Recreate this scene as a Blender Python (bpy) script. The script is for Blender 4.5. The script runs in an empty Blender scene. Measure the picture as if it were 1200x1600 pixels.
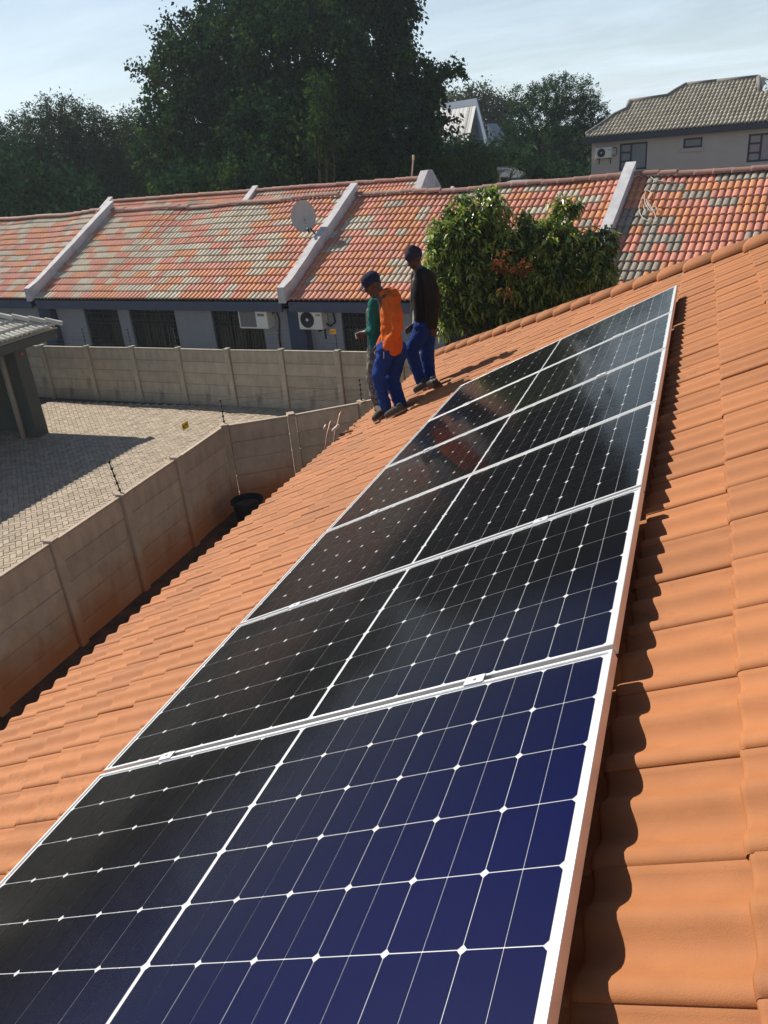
import bpy, math, random
import numpy as np
from mathutils import Matrix, Vector, noise as mnoise
random.seed(7); rng = np.random.default_rng(7)
S = bpy.context.scene
COL = S.collection
rad = math.radians

# ---------------------------------------------------------------- camera
F = 1225.4                                    # focal length in photo pixels (photo 1200 x 1600)
RW = np.array([[0.9348200382857981, 0.34476775520730907, -0.08512749842825207],
               [0.07203618370018594, -0.41882855320961865, -0.9052035302926358],
               [-0.34773881614978225, 0.8400701387298865, -0.41636507749461554]])
CW = np.array([2.199316, -1.913817, 2.281153])
cd = bpy.data.cameras.new('camera'); cam = bpy.data.objects.new('camera', cd); COL.objects.link(cam)
cd.sensor_fit = 'HORIZONTAL'; cd.sensor_width = 36; cd.lens = F / 1200 * 36
cd.clip_start = 0.05; cd.clip_end = 2000
M = Matrix.Identity(4)
for i in range(3):
    M[i][0] = RW[0][i]; M[i][1] = -RW[1][i]; M[i][2] = -RW[2][i]; M[i][3] = CW[i]
cam.matrix_world = M
S.camera = cam

# ---------------------------------------------------------------- light
SUN_EL, SUN_AZ = 39.5, -69.0                  # azimuth from +Y towards +X
sdir = Vector((math.sin(rad(SUN_AZ)) * math.cos(rad(SUN_EL)), math.cos(rad(SUN_AZ)) * math.cos(rad(SUN_EL)), math.sin(rad(SUN_EL))))
sl = bpy.data.lights.new('sun', 'SUN'); so = bpy.data.objects.new('sun', sl); COL.objects.link(so)
sl.energy = 5.0; sl.angle = rad(0.53); sl.color = (1.0, 0.93, 0.82)
so.rotation_euler = sdir.to_track_quat('Z', 'Y').to_euler(); so.location = (-20, 10, 30)
w = bpy.data.worlds.new('World'); S.world = w; w.use_nodes = True
nt = w.node_tree; nt.nodes.clear()
N = nt.nodes.new; Lk = nt.links.new
out = N('ShaderNodeOutputWorld'); bg = N('ShaderNodeBackground'); sky = N('ShaderNodeTexSky')
sky.sky_type = 'NISHITA'; sky.sun_disc = False; sky.sun_elevation = rad(SUN_EL); sky.sun_rotation = rad(SUN_AZ)
sky.air_density = 1.0; sky.dust_density = 0.4; sky.ozone_density = 1.2
tc = N('ShaderNodeTexCoord'); sep = N('ShaderNodeSeparateXYZ'); Lk(tc.outputs['Generated'], sep.inputs[0])
ad = N('ShaderNodeMath'); ad.operation = 'MAXIMUM'; Lk(sep.outputs['Z'], ad.inputs[0]); ad.inputs[1].default_value = 0.0
ad2 = N('ShaderNodeMath'); ad2.operation = 'ADD'; Lk(ad.outputs[0], ad2.inputs[0]); ad2.inputs[1].default_value = 0.18
dv = N('ShaderNodeVectorMath'); dv.operation = 'DIVIDE'; Lk(tc.outputs['Generated'], dv.inputs[0])
cmb = N('ShaderNodeCombineXYZ'); [Lk(ad2.outputs[0], cmb.inputs[i]) for i in range(3)]; Lk(cmb.outputs[0], dv.inputs[1])
mp = N('ShaderNodeMapping'); Lk(dv.outputs[0], mp.inputs[0]); mp.inputs['Scale'].default_value = (0.7, 1.5, 1.0); mp.inputs['Rotation'].default_value = (0, 0, 0.5)
nz = N('ShaderNodeTexNoise'); nz.inputs['Scale'].default_value = 1.5; nz.inputs['Detail'].default_value = 7; nz.inputs['Roughness'].default_value = 0.6; Lk(mp.outputs[0], nz.inputs['Vector'])
nz.inputs['Distortion'].default_value = 0.4
cr = N('ShaderNodeMapRange'); Lk(nz.outputs['Fac'], cr.inputs[0]); cr.inputs[1].default_value = 0.40; cr.inputs[2].default_value = 0.72; cr.inputs[3].default_value = 0.55; cr.inputs[4].default_value = 1.0
hz_ = N('ShaderNodeMapRange'); Lk(ad.outputs[0], hz_.inputs[0]); hz_.inputs[1].default_value = 0.0; hz_.inputs[2].default_value = 0.38; hz_.inputs[3].default_value = 1.0; hz_.inputs[4].default_value = 0.0
mh = N('ShaderNodeMath'); mh.operation = 'MULTIPLY'; Lk(cr.outputs[0], mh.inputs[0]); Lk(hz_.outputs[0], mh.inputs[1])
mx = N('ShaderNodeMix'); mx.data_type = 'RGBA'; Lk(mh.outputs[0], mx.inputs[0]); Lk(sky.outputs[0], mx.inputs[6]); mx.inputs[7].default_value = (10.9, 12.8, 14.5, 1)
bg.inputs['Strength'].default_value = 0.068
Lk(mx.outputs[2], bg.inputs[0]); Lk(bg.outputs[0], out.inputs[0])
S.view_settings.view_transform = 'Standard'; S.view_settings.look = 'None'; S.view_settings.gamma = 1
S.view_settings.exposure = 0.28; S.view_settings.use_curve_mapping = False

# ---------------------------------------------------------------- helpers
def ray(x, y): return RW.T @ np.array([(x - 600) / F, (y - 800) / F, 1.0])
def gz(x, y, z):
    d = ray(x, y); return Vector(CW + (z - CW[2]) / d[2] * d)
def gd(x, y, dist): return Vector(CW + dist * ray(x, y))
def hit(x, y, n, p0):
    d = ray(x, y); n = np.array(n); return Vector(CW + (n @ (np.array(p0) - CW)) / (n @ d) * d)
def proj(p):
    q = RW @ (np.array(p) - CW)
    return (600 + F * q[0] / q[2], 800 + F * q[1] / q[2], q[2]) if q[2] > 0.05 else (1e6, 1e6, 1e6)
WM = {}
def finish(o, parent, M):
    M = M if M is not None else Matrix.Identity(4)
    if parent is not None:
        o.parent = parent; o.matrix_basis = WM[parent.name].inverted() @ M
    else: o.matrix_basis = M
    WM[o.name] = M
    return o
def T(x, y=None, z=None): return Matrix.Translation(Vector((x, y, z)) if y is not None else Vector(x))
def frame(o, x, y, z):
    m = Matrix.Identity(4)
    for i in range(3): m[i][0] = x[i]; m[i][1] = y[i]; m[i][2] = z[i]; m[i][3] = o[i]
    return m
def tag(o, label=None, cat=None, group=None, kind=None):
    for k, v in (('label', label), ('category', cat), ('group', group), ('kind', kind)):
        if v: o[k] = v
    return o
def thing(name, label, cat, M, group=None):
    if not isinstance(M, Matrix): M = T(M)
    o = bpy.data.objects.new(name, None); COL.objects.link(o); o.empty_display_size = 0.2
    finish(o, None, M); return tag(o, label, cat, group)
def link(name, me, parent=None, M=None):
    o = bpy.data.objects.new(name, me); COL.objects.link(o); return finish(o, parent, M)

class MB:
    def __init__(s): s.v = []; s.f = []; s.m = []; s.sm = []
    def add(s, vs, fs, mi=0, smooth=False):
        b = len(s.v); s.v += [tuple(p) for p in vs]; s.f += [tuple(b + i for i in f) for f in fs]
        s.m += [mi] * len(fs); s.sm += [smooth] * len(fs); return s
    def box(s, x0, x1, y0, y1, z0, z1, M=None, mi=0, bev=0.0):
        if bev > 0:
            vs = []; b = bev
            for z, k in ((z0, b), (z0 + b, 0), (z1 - b, 0), (z1, b)):
                # octagon-cornered ring
                vs += [(x0 + k, y0 + k + b, z), (x0 + k + b, y0 + k, z), (x1 - k - b, y0 + k, z), (x1 - k, y0 + k + b, z),
                       (x1 - k, y1 - k - b, z), (x1 - k - b, y1 - k, z), (x0 + k + b, y1 - k, z), (x0 + k, y1 - k - b, z)]
            fs = [tuple(range(7, -1, -1)), tuple(range(24, 32))]
            for r in range(3):
                for i in range(8):
                    a = r * 8 + i; c = r * 8 + (i + 1) % 8; fs.append((a, c, c + 8, a + 8))
        else:
            vs = [(x, y, z) for z in (z0, z1) for x, y in ((x0, y0), (x1, y0), (x1, y1), (x0, y1))]
            fs = [(3, 2, 1, 0), (4, 5, 6, 7), (0, 1, 5, 4), (1, 2, 6, 5), (2, 3, 7, 6), (3, 0, 4, 7)]
        if M is not None: vs = [M @ Vector(p) for p in vs]
        return s.add(vs, fs, mi)
    def tube(s, pts, r, seg=8, mi=0, caps=True):
        pts = [Vector(p) for p in pts]; n = len(pts); rs = r if isinstance(r, (list, tuple)) else [r] * n
        vs = []; up = None
        for i, p in enumerate(pts):
            d = (pts[min(i + 1, n - 1)] - pts[max(i - 1, 0)])
            if d.length < 1e-9: d = Vector((0, 0, 1))
            d.normalize()
            if up is None:
                up = d.orthogonal().normalized()
            up = (up - d * up.dot(d));
            up = up.normalized() if up.length > 1e-6 else d.orthogonal().normalized()
            sd = d.cross(up)
            for k in range(seg):
                a = 2 * math.pi * k / seg; vs.append(p + (up * math.cos(a) + sd * math.sin(a)) * rs[i])
        fs = []
        for i in range(n - 1):
            for k in range(seg):
                a = i * seg + k; b = i * seg + (k + 1) % seg; fs.append((a, b, b + seg, a + seg))
        if caps: fs += [tuple(range(seg - 1, -1, -1)), tuple(range((n - 1) * seg, n * seg))]
        return s.add(vs, fs, mi, True)
    def lathe(s, prof, M, seg=24, mi=0, smooth=True):
        vs = []; fs = []
        for r, z in prof:
            for k in range(seg):
                a = 2 * math.pi * k / seg; vs.append(M @ Vector((r * math.cos(a), r * math.sin(a), z)))
        for i in range(len(prof) - 1):
            for k in range(seg):
                a = i * seg + k; b = i * seg + (k + 1) % seg; fs.append((a, b, b + seg, a + seg))
        return s.add(vs, fs, mi, smooth)
    def poly(s, pts, n, t, mi=0):
        """extrude a planar polygon by vector n*t"""
        k = len(pts); a = [Vector(p) for p in pts]; b = [p + Vector(n) * t for p in a]
        fs = [tuple(range(k - 1, -1, -1)), tuple(range(k, 2 * k))] + [(i, (i + 1) % k, (i + 1) % k + k, i + k) for i in range(k)]
        return s.add(a + b, fs, mi)
    def mesh(s, name, mats):
        me = bpy.data.meshes.new(name); me.from_pydata(s.v, [], s.f)
        if not isinstance(mats, (list, tuple)): mats = [mats]
        for m in mats: me.materials.append(m)
        me.polygons.foreach_set('material_index', s.m); me.polygons.foreach_set('use_smooth', s.sm)
        me.update(); return me
    def build(s, name, mats, parent=None, M=None, world=True):
        """vertices are world coordinates when world and M is None"""
        me = s.mesh(name, mats)
        if M is None and parent is not None:
            M = WM[parent.name].copy(); me.transform(M.inverted())
        return link(name, me, parent, M)

# ---------------------------------------------------------------- materials
def newmat(name):
    m = bpy.data.materials.new(name); m.use_nodes = True; nt = m.node_tree
    return m, nt, nt.nodes['Principled BSDF'], nt.nodes.new, nt.links.new
def mat(name, c, rough=0.8, c2=None, scale=6.0, amt=0.5, bump=0.0, bscale=60.0, metal=0.0, rnd=0.0, spec=0.5,
        c3=None, scale3=1.5, lo3=0.5, hi3=0.7, stretch=None, coord='Object'):
    m, nt, p, N, L = newmat(name)
    p.inputs['Roughness'].default_value = rough; p.inputs['Metallic'].default_value = metal
    p.inputs['Specular IOR Level'].default_value = spec
    tc = N('ShaderNodeTexCoord'); vec = tc.outputs[coord]
    if stretch:
        mp = N('ShaderNodeMapping'); mp.inputs['Scale'].default_value = stretch; L(vec, mp.inputs[0]); vec = mp.outputs[0]
    c2 = c2 or tuple(x * 0.72 for x in c)
    nz = N('ShaderNodeTexNoise'); nz.inputs['Scale'].default_value = scale; nz.inputs['Detail'].default_value = 8; nz.inputs['Roughness'].default_value = 0.65; L(vec, nz.inputs['Vector'])
    mr = N('ShaderNodeMapRange'); mr.inputs[1].default_value = 0.35; mr.inputs[2].default_value = 0.7; mr.inputs[4].default_value = amt; L(nz.outputs['Fac'], mr.inputs[0])
    mx = N('ShaderNodeMix'); mx.data_type = 'RGBA'; L(mr.outputs[0], mx.inputs[0]); mx.inputs[6].default_value = (*c, 1); mx.inputs[7].default_value = (*c2, 1)
    col = mx.outputs[2]
    if c3:
        n3 = N('ShaderNodeTexNoise'); n3.inputs['Scale'].default_value = scale3; n3.inputs['Detail'].default_value = 6; L(vec, n3.inputs['Vector'])
        m3 = N('ShaderNodeMapRange'); m3.inputs[1].default_value = lo3; m3.inputs[2].default_value = hi3; L(n3.outputs['Fac'], m3.inputs[0])
        x3 = N('ShaderNodeMix'); x3.data_type = 'RGBA'; L(m3.outputs[0], x3.inputs[0]); L(col, x3.inputs[6]); x3.inputs[7].default_value = (*c3, 1); col = x3.outputs[2]
    if rnd > 0:
        oi = N('ShaderNodeObjectInfo'); ge = N('ShaderNodeNewGeometry'); a = N('ShaderNodeMath'); a.operation = 'ADD'
        L(oi.outputs['Random'], a.inputs[0]); L(ge.outputs['Random Per Island'], a.inputs[1])
        fr = N('ShaderNodeMath'); fr.operation = 'FRACT'; L(a.outputs[0], fr.inputs[0])
        r = N('ShaderNodeMapRange'); r.inputs[3].default_value = 1 - rnd; r.inputs[4].default_value = 1 + rnd; L(fr.outputs[0], r.inputs[0])
        hs = N('ShaderNodeHueSaturation'); L(col, hs.inputs['Color']); L(r.outputs[0], hs.inputs['Value']); col = hs.outputs[0]
    L(col, p.inputs['Base Color'])
    if bump > 0:
        nb = N('ShaderNodeTexNoise'); nb.inputs['Scale'].default_value = bscale; nb.inputs['Detail'].default_value = 6; L(vec, nb.inputs['Vector'])
        b = N('ShaderNodeBump'); b.inputs['Strength'].default_value = bump; b.inputs['Distance'].default_value = 0.01; L(nb.outputs['Fac'], b.inputs['Height']); L(b.outputs[0], p.inputs['Normal'])
    return m
def leafmat(name, c, c2, trans=0.35, rough=0.6, hue=0.03, valvar=0.45):
    m, nt, p, N, L = newmat(name)
    ge = N('ShaderNodeNewGeometry'); mx = N('ShaderNodeMix'); mx.data_type = 'RGBA'
    L(ge.outputs['Random Per Island'], mx.inputs[0]); mx.inputs[6].default_value = (*c, 1); mx.inputs[7].default_value = (*c2, 1)
    tc = N('ShaderNodeTexCoord'); nz = N('ShaderNodeTexNoise'); nz.inputs['Scale'].default_value = 0.8; nz.inputs['Detail'].default_value = 4; L(tc.outputs['Object'], nz.inputs['Vector'])
    r = N('ShaderNodeMapRange'); r.inputs[1].default_value = 0.3; r.inputs[2].default_value = 0.7; r.inputs[3].default_value = 1 - valvar; r.inputs[4].default_value = 1 + valvar; L(nz.outputs['Fac'], r.inputs[0])
    hs = N('ShaderNodeHueSaturation'); L(mx.outputs[2], hs.inputs['Color']); L(r.outputs[0], hs.inputs['Value'])
    L(hs.outputs[0], p.inputs['Base Color']); p.inputs['Roughness'].default_value = rough; p.inputs['Specular IOR Level'].default_value = 0.6 if rough < .35 else 0.0
    tr = N('ShaderNodeBsdfTranslucent'); L(hs.outputs[0], tr.inputs['Color']); ms = N('ShaderNodeMixShader'); ms.inputs[0].default_value = trans
    L(p.outputs[0], ms.inputs[1]); L(tr.outputs[0], ms.inputs[2]); L(ms.outputs[0], nt.nodes['Material Output'].inputs['Surface'])
    return m

m_tile = mat('terracotta_tile', (0.40, 0.152, 0.050), 0.78, (0.34, 0.124, 0.040), 9, 0.8, 0.14, 350, rnd=0.10, c3=(0.31, 0.115, 0.045), scale3=3.0, lo3=0.56, hi3=0.75)
def add_tile_specks(m):
    nt = m.node_tree; p = nt.nodes['Principled BSDF']; N = nt.nodes.new; L = nt.links.new
    src = p.inputs['Base Color'].links[0].from_socket
    tc = N('ShaderNodeTexCoord'); v = N('ShaderNodeTexNoise'); v.inputs['Scale'].default_value = 420; v.inputs['Detail'].default_value = 2; L(tc.outputs['Object'], v.inputs['Vector'])
    r = N('ShaderNodeMapRange'); r.inputs[1].default_value = 0.66; r.inputs[2].default_value = 0.74; r.inputs[4].default_value = 0.35; L(v.outputs['Fac'], r.inputs[0])
    x = N('ShaderNodeMix'); x.data_type = 'RGBA'; L(r.outputs[0], x.inputs[0]); L(src, x.inputs[6]); x.inputs[7].default_value = (0.24, 0.085, 0.035, 1)
    g = N('ShaderNodeNewGeometry'); n2 = N('ShaderNodeTexNoise'); n2.inputs['Scale'].default_value = 26; n2.inputs['Detail'].default_value = 5; n2.inputs['Roughness'].default_value = .7; L(g.outputs['Position'], n2.inputs['Vector'])
    n3 = N('ShaderNodeTexNoise'); n3.inputs['Scale'].default_value = 1.1; n3.inputs['Detail'].default_value = 3; L(g.outputs['Position'], n3.inputs['Vector'])
    ml = N('ShaderNodeMath'); ml.operation = 'MULTIPLY'; L(n2.outputs['Fac'], ml.inputs[0]); L(n3.outputs['Fac'], ml.inputs[1])
    r2 = N('ShaderNodeMapRange'); r2.inputs[1].default_value = 0.33; r2.inputs[2].default_value = 0.42; r2.inputs[4].default_value = 0.55; L(ml.outputs[0], r2.inputs[0])
    x2 = N('ShaderNodeMix'); x2.data_type = 'RGBA'; L(r2.outputs[0], x2.inputs[0]); L(x.outputs[2], x2.inputs[6]); x2.inputs[7].default_value = (0.20, 0.10, 0.055, 1); L(x2.outputs[2], p.inputs['Base Color'])
add_tile_specks(m_tile)
m_cap = mat('terracotta_ridge_cap', (0.40, 0.155, 0.052), 0.8, (0.34, 0.128, 0.045), 7, 0.7, 0.4, 120, rnd=0.05, c3=(0.30, 0.14, 0.07), scale3=4.5, lo3=0.64, hi3=0.76)
m_mortar = mat('mortar', (0.42, 0.165, 0.065), 0.95, (0.27, 0.16, 0.09), 8, 0.9, 0.8, 40)
m_under = mat('roof_underlay', (0.05, 0.035, 0.03), 0.9)
m_plaster = mat('plaster', (0.38, 0.33, 0.27), 0.9, bump=0.2, bscale=90)
m_alu = mat('anodised_aluminium', (0.80, 0.80, 0.80), 0.38, (0.72, 0.72, 0.73), 20, 0.5, metal=0.55)
m_alu2 = mat('rail_aluminium', (0.6, 0.6, 0.6), 0.45, metal=0.8)
m_back = mat('white_backsheet', (0.60, 0.62, 0.64), 0.6)
m_blackp = mat('black_plastic', (0.02, 0.02, 0.022), 0.5)
m_steel = mat('dark_steel', (0.05, 0.05, 0.055), 0.5, metal=0.5)
# solar cell: blue anti-reflex coating seen steeply, almost black at a flat angle
m_cell, nt_, p_, N_, L_ = newmat('silicon_cell')
lw = N_('ShaderNodeLayerWeight'); lw.inputs['Blend'].default_value = 0.5
rr = N_('ShaderNodeMapRange'); rr.inputs[1].default_value = 0.40; rr.inputs[2].default_value = 0.62; L_(lw.outputs['Facing'], rr.inputs[0])
mm = N_('ShaderNodeMix'); mm.data_type = 'RGBA'; L_(rr.outputs[0], mm.inputs[0]); mm.inputs[6].default_value = (0.0012, 0.0038, 0.046, 1); mm.inputs[7].default_value = (0.0022, 0.002, 0.0026, 1)
L_(mm.outputs[2], p_.inputs['Base Color']); p_.inputs['Roughness'].default_value = 0.45; p_.inputs['Specular IOR Level'].default_value = 0.04
# solar glass: transparent with a fresnel reflection, slightly textured, dusty
m_glass, nt_, p_, N_, L_ = newmat('solar_glass')
lwg = N_('ShaderNodeLayerWeight'); lwg.inputs['Blend'].default_value = 0.5      # anti-reflection coated glass: little glare seen steeply, strong at a flat angle
pwg = N_('ShaderNodeMath'); pwg.operation = 'POWER'; L_(lwg.outputs['Facing'], pwg.inputs[0]); pwg.inputs[1].default_value = 5.6
fr = N_('ShaderNodeMath'); fr.operation = 'MULTIPLY'; L_(pwg.outputs[0], fr.inputs[0]); fr.inputs[1].default_value = 0.8
gl = N_('ShaderNodeBsdfGlossy'); gl.inputs['Roughness'].default_value = 0.07
tcg = N_('ShaderNodeTexCoord'); ng = N_('ShaderNodeTexNoise'); ng.inputs['Scale'].default_value = 2.0; ng.inputs['Detail'].default_value = 6; L_(tcg.outputs['Object'], ng.inputs['Vector'])
rg = N_('ShaderNodeMapRange'); rg.inputs[1].default_value = 0.3; rg.inputs[2].default_value = 0.7; rg.inputs[3].default_value = 0.05; rg.inputs[4].default_value = 0.16; L_(ng.outputs['Fac'], rg.inputs[0]); L_(rg.outputs[0], gl.inputs['Roughness'])
tr = N_('ShaderNodeBsdfTransparent'); ms = N_('ShaderNodeMixShader'); L_(fr.outputs[0], ms.inputs[0]); L_(tr.outputs[0], ms.inputs[1]); L_(gl.outputs[0], ms.inputs[2])
df = N_('ShaderNodeBsdfDiffuse'); df.inputs['Color'].default_value = (0.5, 0.45, 0.38, 1); md = N_('ShaderNodeMixShader')
nd = N_('ShaderNodeTexNoise'); nd.inputs['Scale'].default_value = 40; nd.inputs['Detail'].default_value = 3; L_(tcg.outputs['Object'], nd.inputs['Vector'])
rd = N_('ShaderNodeMapRange'); rd.inputs[1].default_value = 0.76; rd.inputs[2].default_value = 0.80; rd.inputs[3].default_value = 0.0; rd.inputs[4].default_value = 0.10; L_(nd.outputs['Fac'], rd.inputs[0]); L_(rd.outputs[0], md.inputs[0])
L_(ms.outputs[0], md.inputs[1]); L_(df.outputs[0], md.inputs[2]); L_(md.outputs[0], nt_.nodes['Material Output'].inputs['Surface'])
m_pane = mat('window_glass', (0.02, 0.025, 0.03), 0.06)
m_paneb = mat('curtained_window_glass', (0.30, 0.34, 0.38), 0.12, stretch=(30, 30, 1), scale=1.2, amt=0.8)

# ---------------------------------------------------------------- ground
GZ = -3.35
m_ground = mat('dry_soil_and_grass', (0.12, 0.085, 0.05), 0.95, (0.06, 0.06, 0.03), 0.6, 0.9, 0.6, 8)
m_soil = mat('dark_soil', (0.16, 0.08, 0.045), 0.95, (0.03, 0.022, 0.016), 3, 0.9, 0.8, 20)
mb = MB(); mb.add([(-400, -200, GZ), (400, -200, GZ), (400, 700, GZ), (-400, 700, GZ)], [(0, 1, 2, 3)])
tag(mb.build('ground', m_ground), kind='structure')
mb = MB()
gx = np.linspace(-5.3, -1.0, 16); gy = np.linspace(-5, 16, 60)
vs = [(x, y, GZ + 0.012 + 0.03 * mnoise.noise(Vector((x * 2, y * 2, 3)))+0.02) for y in gy for x in gx]
fs = [(j * 16 + i, j * 16 + i + 1, (j + 1) * 16 + i + 1, (j + 1) * 16 + i) for j in range(59) for i in range(15)]
mb.add(vs, fs, 0, True); tag(mb.build('soil_strip', m_soil), kind='structure')

# pavers, herringbone, 200 x 100 mm
m_paver = mat('concrete_paver', (0.44, 0.36, 0.27), 0.9, (0.33, 0.265, 0.19), 4, 0.8, 0.4, 60, rnd=0.16)
m_joint = mat('joint_sand', (0.10, 0.08, 0.06), 0.95)
paving = MB().add([(-18, 0.0, GZ + 0.01), (-5.2, 0.0, GZ + 0.01), (-5.2, 15.0, GZ + 0.01), (-18, 15.0, GZ + 0.01)], [(0, 1, 2, 3)]).build('paving', m_joint)
tag(paving, kind='structure')
PV = MB(); hx, hy = 0.097, 0.047
PV.add([(-hx, -hy, 0), (hx, -hy, 0), (hx, hy, 0), (-hx, hy, 0), (-hx, -hy, .042), (hx, -hy, .042), (hx, hy, .042), (-hx, hy, .042),
        (-hx + .006, -hy + .006, .048), (hx - .006, -hy + .006, .048), (hx - .006, hy - .006, .048), (-hx + .006, hy - .006, .048)],
       [(0, 1, 5, 4), (1, 2, 6, 5), (2, 3, 7, 6), (3, 0, 4, 7), (4, 5, 9, 8), (5, 6, 10, 9), (6, 7, 11, 10), (7, 4, 8, 11), (8, 9, 10, 11)])
pv_mesh = PV.mesh('paver', m_paver)
pl = []; rot = rad(45 + 0)
for i in range(-110, 110):
    for j in range(-40, 40):
        # herringbone cell: pair of bricks, steps (1,1) and (4,0)->(2,-2) in brick-width units
        for (ox, oy, a) in ((1.0, 0.5, 0), (0.5, 2.0, 1)):
            X = (i * 1 + j * 4 * 0.5 * 2) * 0; 
            bx = i * 1 + j * 2 + ox; by = i * 1 - j * 2 + oy
            x = bx * 0.1; y = by * 0.1
            wx = math.cos(rot) * x - math.sin(rot) * y - 10.5; wy = math.sin(rot) * x + math.cos(rot) * y + 8
            if -14.5 < wx < -5.3 and 2.2 < wy < 14.75:
                px, py, d = proj((wx, wy, GZ + .06))
                if -30 < px < 640 and 560 < py < 960: pl.append((d, wx, wy, rot + (math.pi / 2 if a else 0)))
pl.sort(); rest = MB()
for k, (d, x, y, a) in enumerate(pl):
    Mx = T(x, y, GZ + 0.012 + random.uniform(-.003, .003)) @ Matrix.Rotation(a + random.uniform(-.015, .015), 4, 'Z') @ Matrix.Rotation(random.uniform(-.01, .01), 4, 'X')
    if k < 300: link('paver', pv_mesh, paving, Mx)
    else: rest.add([Mx @ Vector(p) for p in PV.v], PV.f)
o = rest.build('paver_field', m_paver, paving); o['kind'] = 'stuff'

# ---------------------------------------------------------------- main house with tiled roof
TH = 0.4388945596782202; ct, st = math.cos(TH), math.sin(TH)
MR = frame((0, 0, 0), (ct, 0, st), (0, 1, 0), (-st, 0, ct))      # local (v upslope, u along eave, n normal)
def R3(v, u, n): return MR @ Vector((v, u, n))
house = thing('tiled_house', 'house with orange terracotta tiled roof that carries the solar panels', 'house', (2.2, 2.5, GZ))
HREF = -0.128; GA = 0.3225; V0 = -2.27; U0 = 0.229 - 0.3 * 40; VMAX = 4.6
def verge(v): return 9.22 - 0.86 * v          # the hip, 45 degrees in plan
def tprof(x):   # wave across one 300 mm tile, lip at x=0
    return 0.0145 * math.cos(2 * math.pi * (x - 0.028) / 0.15) + 0.0015 * math.cos(4 * math.pi * (x - 0.028) / 0.15) + 0.0022 * (1 - x / 0.3)
xs = [0, .008] + [0.3 * i / 20 for i in range(1, 20)] + [.3, .318]
def tile_mb(full=True):
    mb = MB(); rows = []
    nx = len(xs)
    for kk, (vv, dz) in enumerate(((0.40, -0.002), (0.016, 0.0), (0.005, -0.0025), (0.0, -0.010), (0.003, -0.022))):
        for i, x in enumerate(xs):
            z = tprof(min(x, 0.3)) + dz - (0.006 if i == len(xs) - 1 else 0) - (0.0015 if i == 0 else 0)
            tl = 0.5 - vv / GA                                   # head low, nose high
            jag = 0.0
            mb.v.append((vv + jag, x, z + tl * 0.015))
    fs = []
    for r in range(4):
        for i in range(nx - 1): fs.append((r * nx + i, (r + 1) * nx + i, (r + 1) * nx + i + 1, r * nx + i + 1))
    b = len(mb.v)
    mb.v += [(0.40, 0.001, tprof(0) - 0.03 - 0.018), (0.003, 0.001, tprof(0) - 0.03 + .012)]
    fs += [(0, b, b + 1, nx)]
    mb.f = fs; mb.m = [0] * len(fs); mb.sm = [True] * (len(fs) - 1) + [False]
    return mb
TM = tile_mb(); tile_mesh = TM.mesh('roof_tile', m_tile)
cells = []
for iu in range(29, 80):
    for iv in range(0, 22):
        u = U0 + iu * 0.3; v = V0 + iv * GA
        if u < -3.2 or v > VMAX or u + .31 > verge(v + .34): continue
        c = R3(v + .16, u + .15, HREF); px, py, d = proj(c)
        hid = (0.12 < v < 1.95 and -1.2 < u < 5.6) or not (-90 < px < 1290 and 350 < py < 1720)
        cells.append((hid, d, u, v))
cells.sort(); rest = MB(); cnt = 0
for k, (hid, d, u, v) in enumerate(cells):
    ex = random.uniform(-.0012, .0022)
    if 2.5 < v < 3.2 and 2.4 < u < 3.1 : ex += 0.006         # a slightly lifted pair of tiles
    Mx = MR @ T(v + random.uniform(-.004, .004), u + random.uniform(-.002, .002), HREF + ex) @ Matrix.Rotation(random.uniform(-.006, .006), 4, 'Z') @ Matrix.Rotation(random.uniform(-.003, .003), 4, 'X')
    if k < 300: link('roof_tile', tile_mesh, house, Mx)
    else: rest.add([Mx @ Vector(p) for p in TM.v], TM.f, 0, True)
o = rest.build('roof_tile_field', m_tile, house); o['kind'] = 'stuff'
# cut tiles along the verge, underlay, mortar bed and caps
mb = MB(); mb.add([R3(V0 + .05, -3.4, HREF - .035), R3(VMAX, -3.4, HREF - .035), R3(VMAX, verge(VMAX), HREF - .035), R3(V0 + .05, verge(V0), HREF - .035)], [(0, 1, 2, 3)])
mb.build('roof_underlay', m_under, house)
cut = MB()
for iu in range(48, 80):
    for iv in range(0, 22):
        u = U0 + iu * 0.3; v = V0 + iv * GA
        if v > VMAX or u + .31 <= verge(v + .34) or u > verge(v) + .05: continue
        nx = len(xs); Mx = MR @ T(v, u, HREF)
        vs = [];
        for p in TM.v:
            lim = verge(v + p[0]) + 0.06 - u
            vs.append(Mx @ Vector((p[0], max(0, min(p[1], lim)), p[2])))
        cut.add(vs, TM.f, 0, True)
cut.build('cut_tiles', m_tile, house)['kind'] = 'stuff'
vdir = Vector((1, -0.86, 0)).normalized(); vn = Vector((0.86, 1, 0)).normalized()
bed = MB(); n = 60; rows = []
for i in range(n + 1):
    v = V0 + (VMAX - V0) * i / n; b = Vector((v, verge(v), 0))
    for k, (off, h) in enumerate(((-.16, -.035), (-.15, .012), (-.11, .03), (0, .045), (.13, .03), (.15, -.1))):
        j = 0.012 * mnoise.noise(Vector((v * 6, k * 3.1, 1)))
        q = b + vn * (off + j); bed.v.append(R3(q.x, q.y, HREF + h + j * .6))
for i in range(n):
    for k in range(5): a = i * 6 + k; bed.f.append((a, a + 6, a + 7, a + 1)); bed.m.append(0); bed.sm.append(True)
bed.build('mortar_bed', m_mortar, house)
CAP = MB(); seg = 10; L = 0.44
for (x, r) in ((0, .135), (.012, .145), (.05, .145), (.06, .138), (L, .118), (L + .001, .105)):
    for k in range(seg + 1):
        a = math.pi * k / seg; CAP.v.append((x, -math.cos(a) * r, max(0, math.sin(a)) ** .85 * r * .56 - .012))
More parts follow.
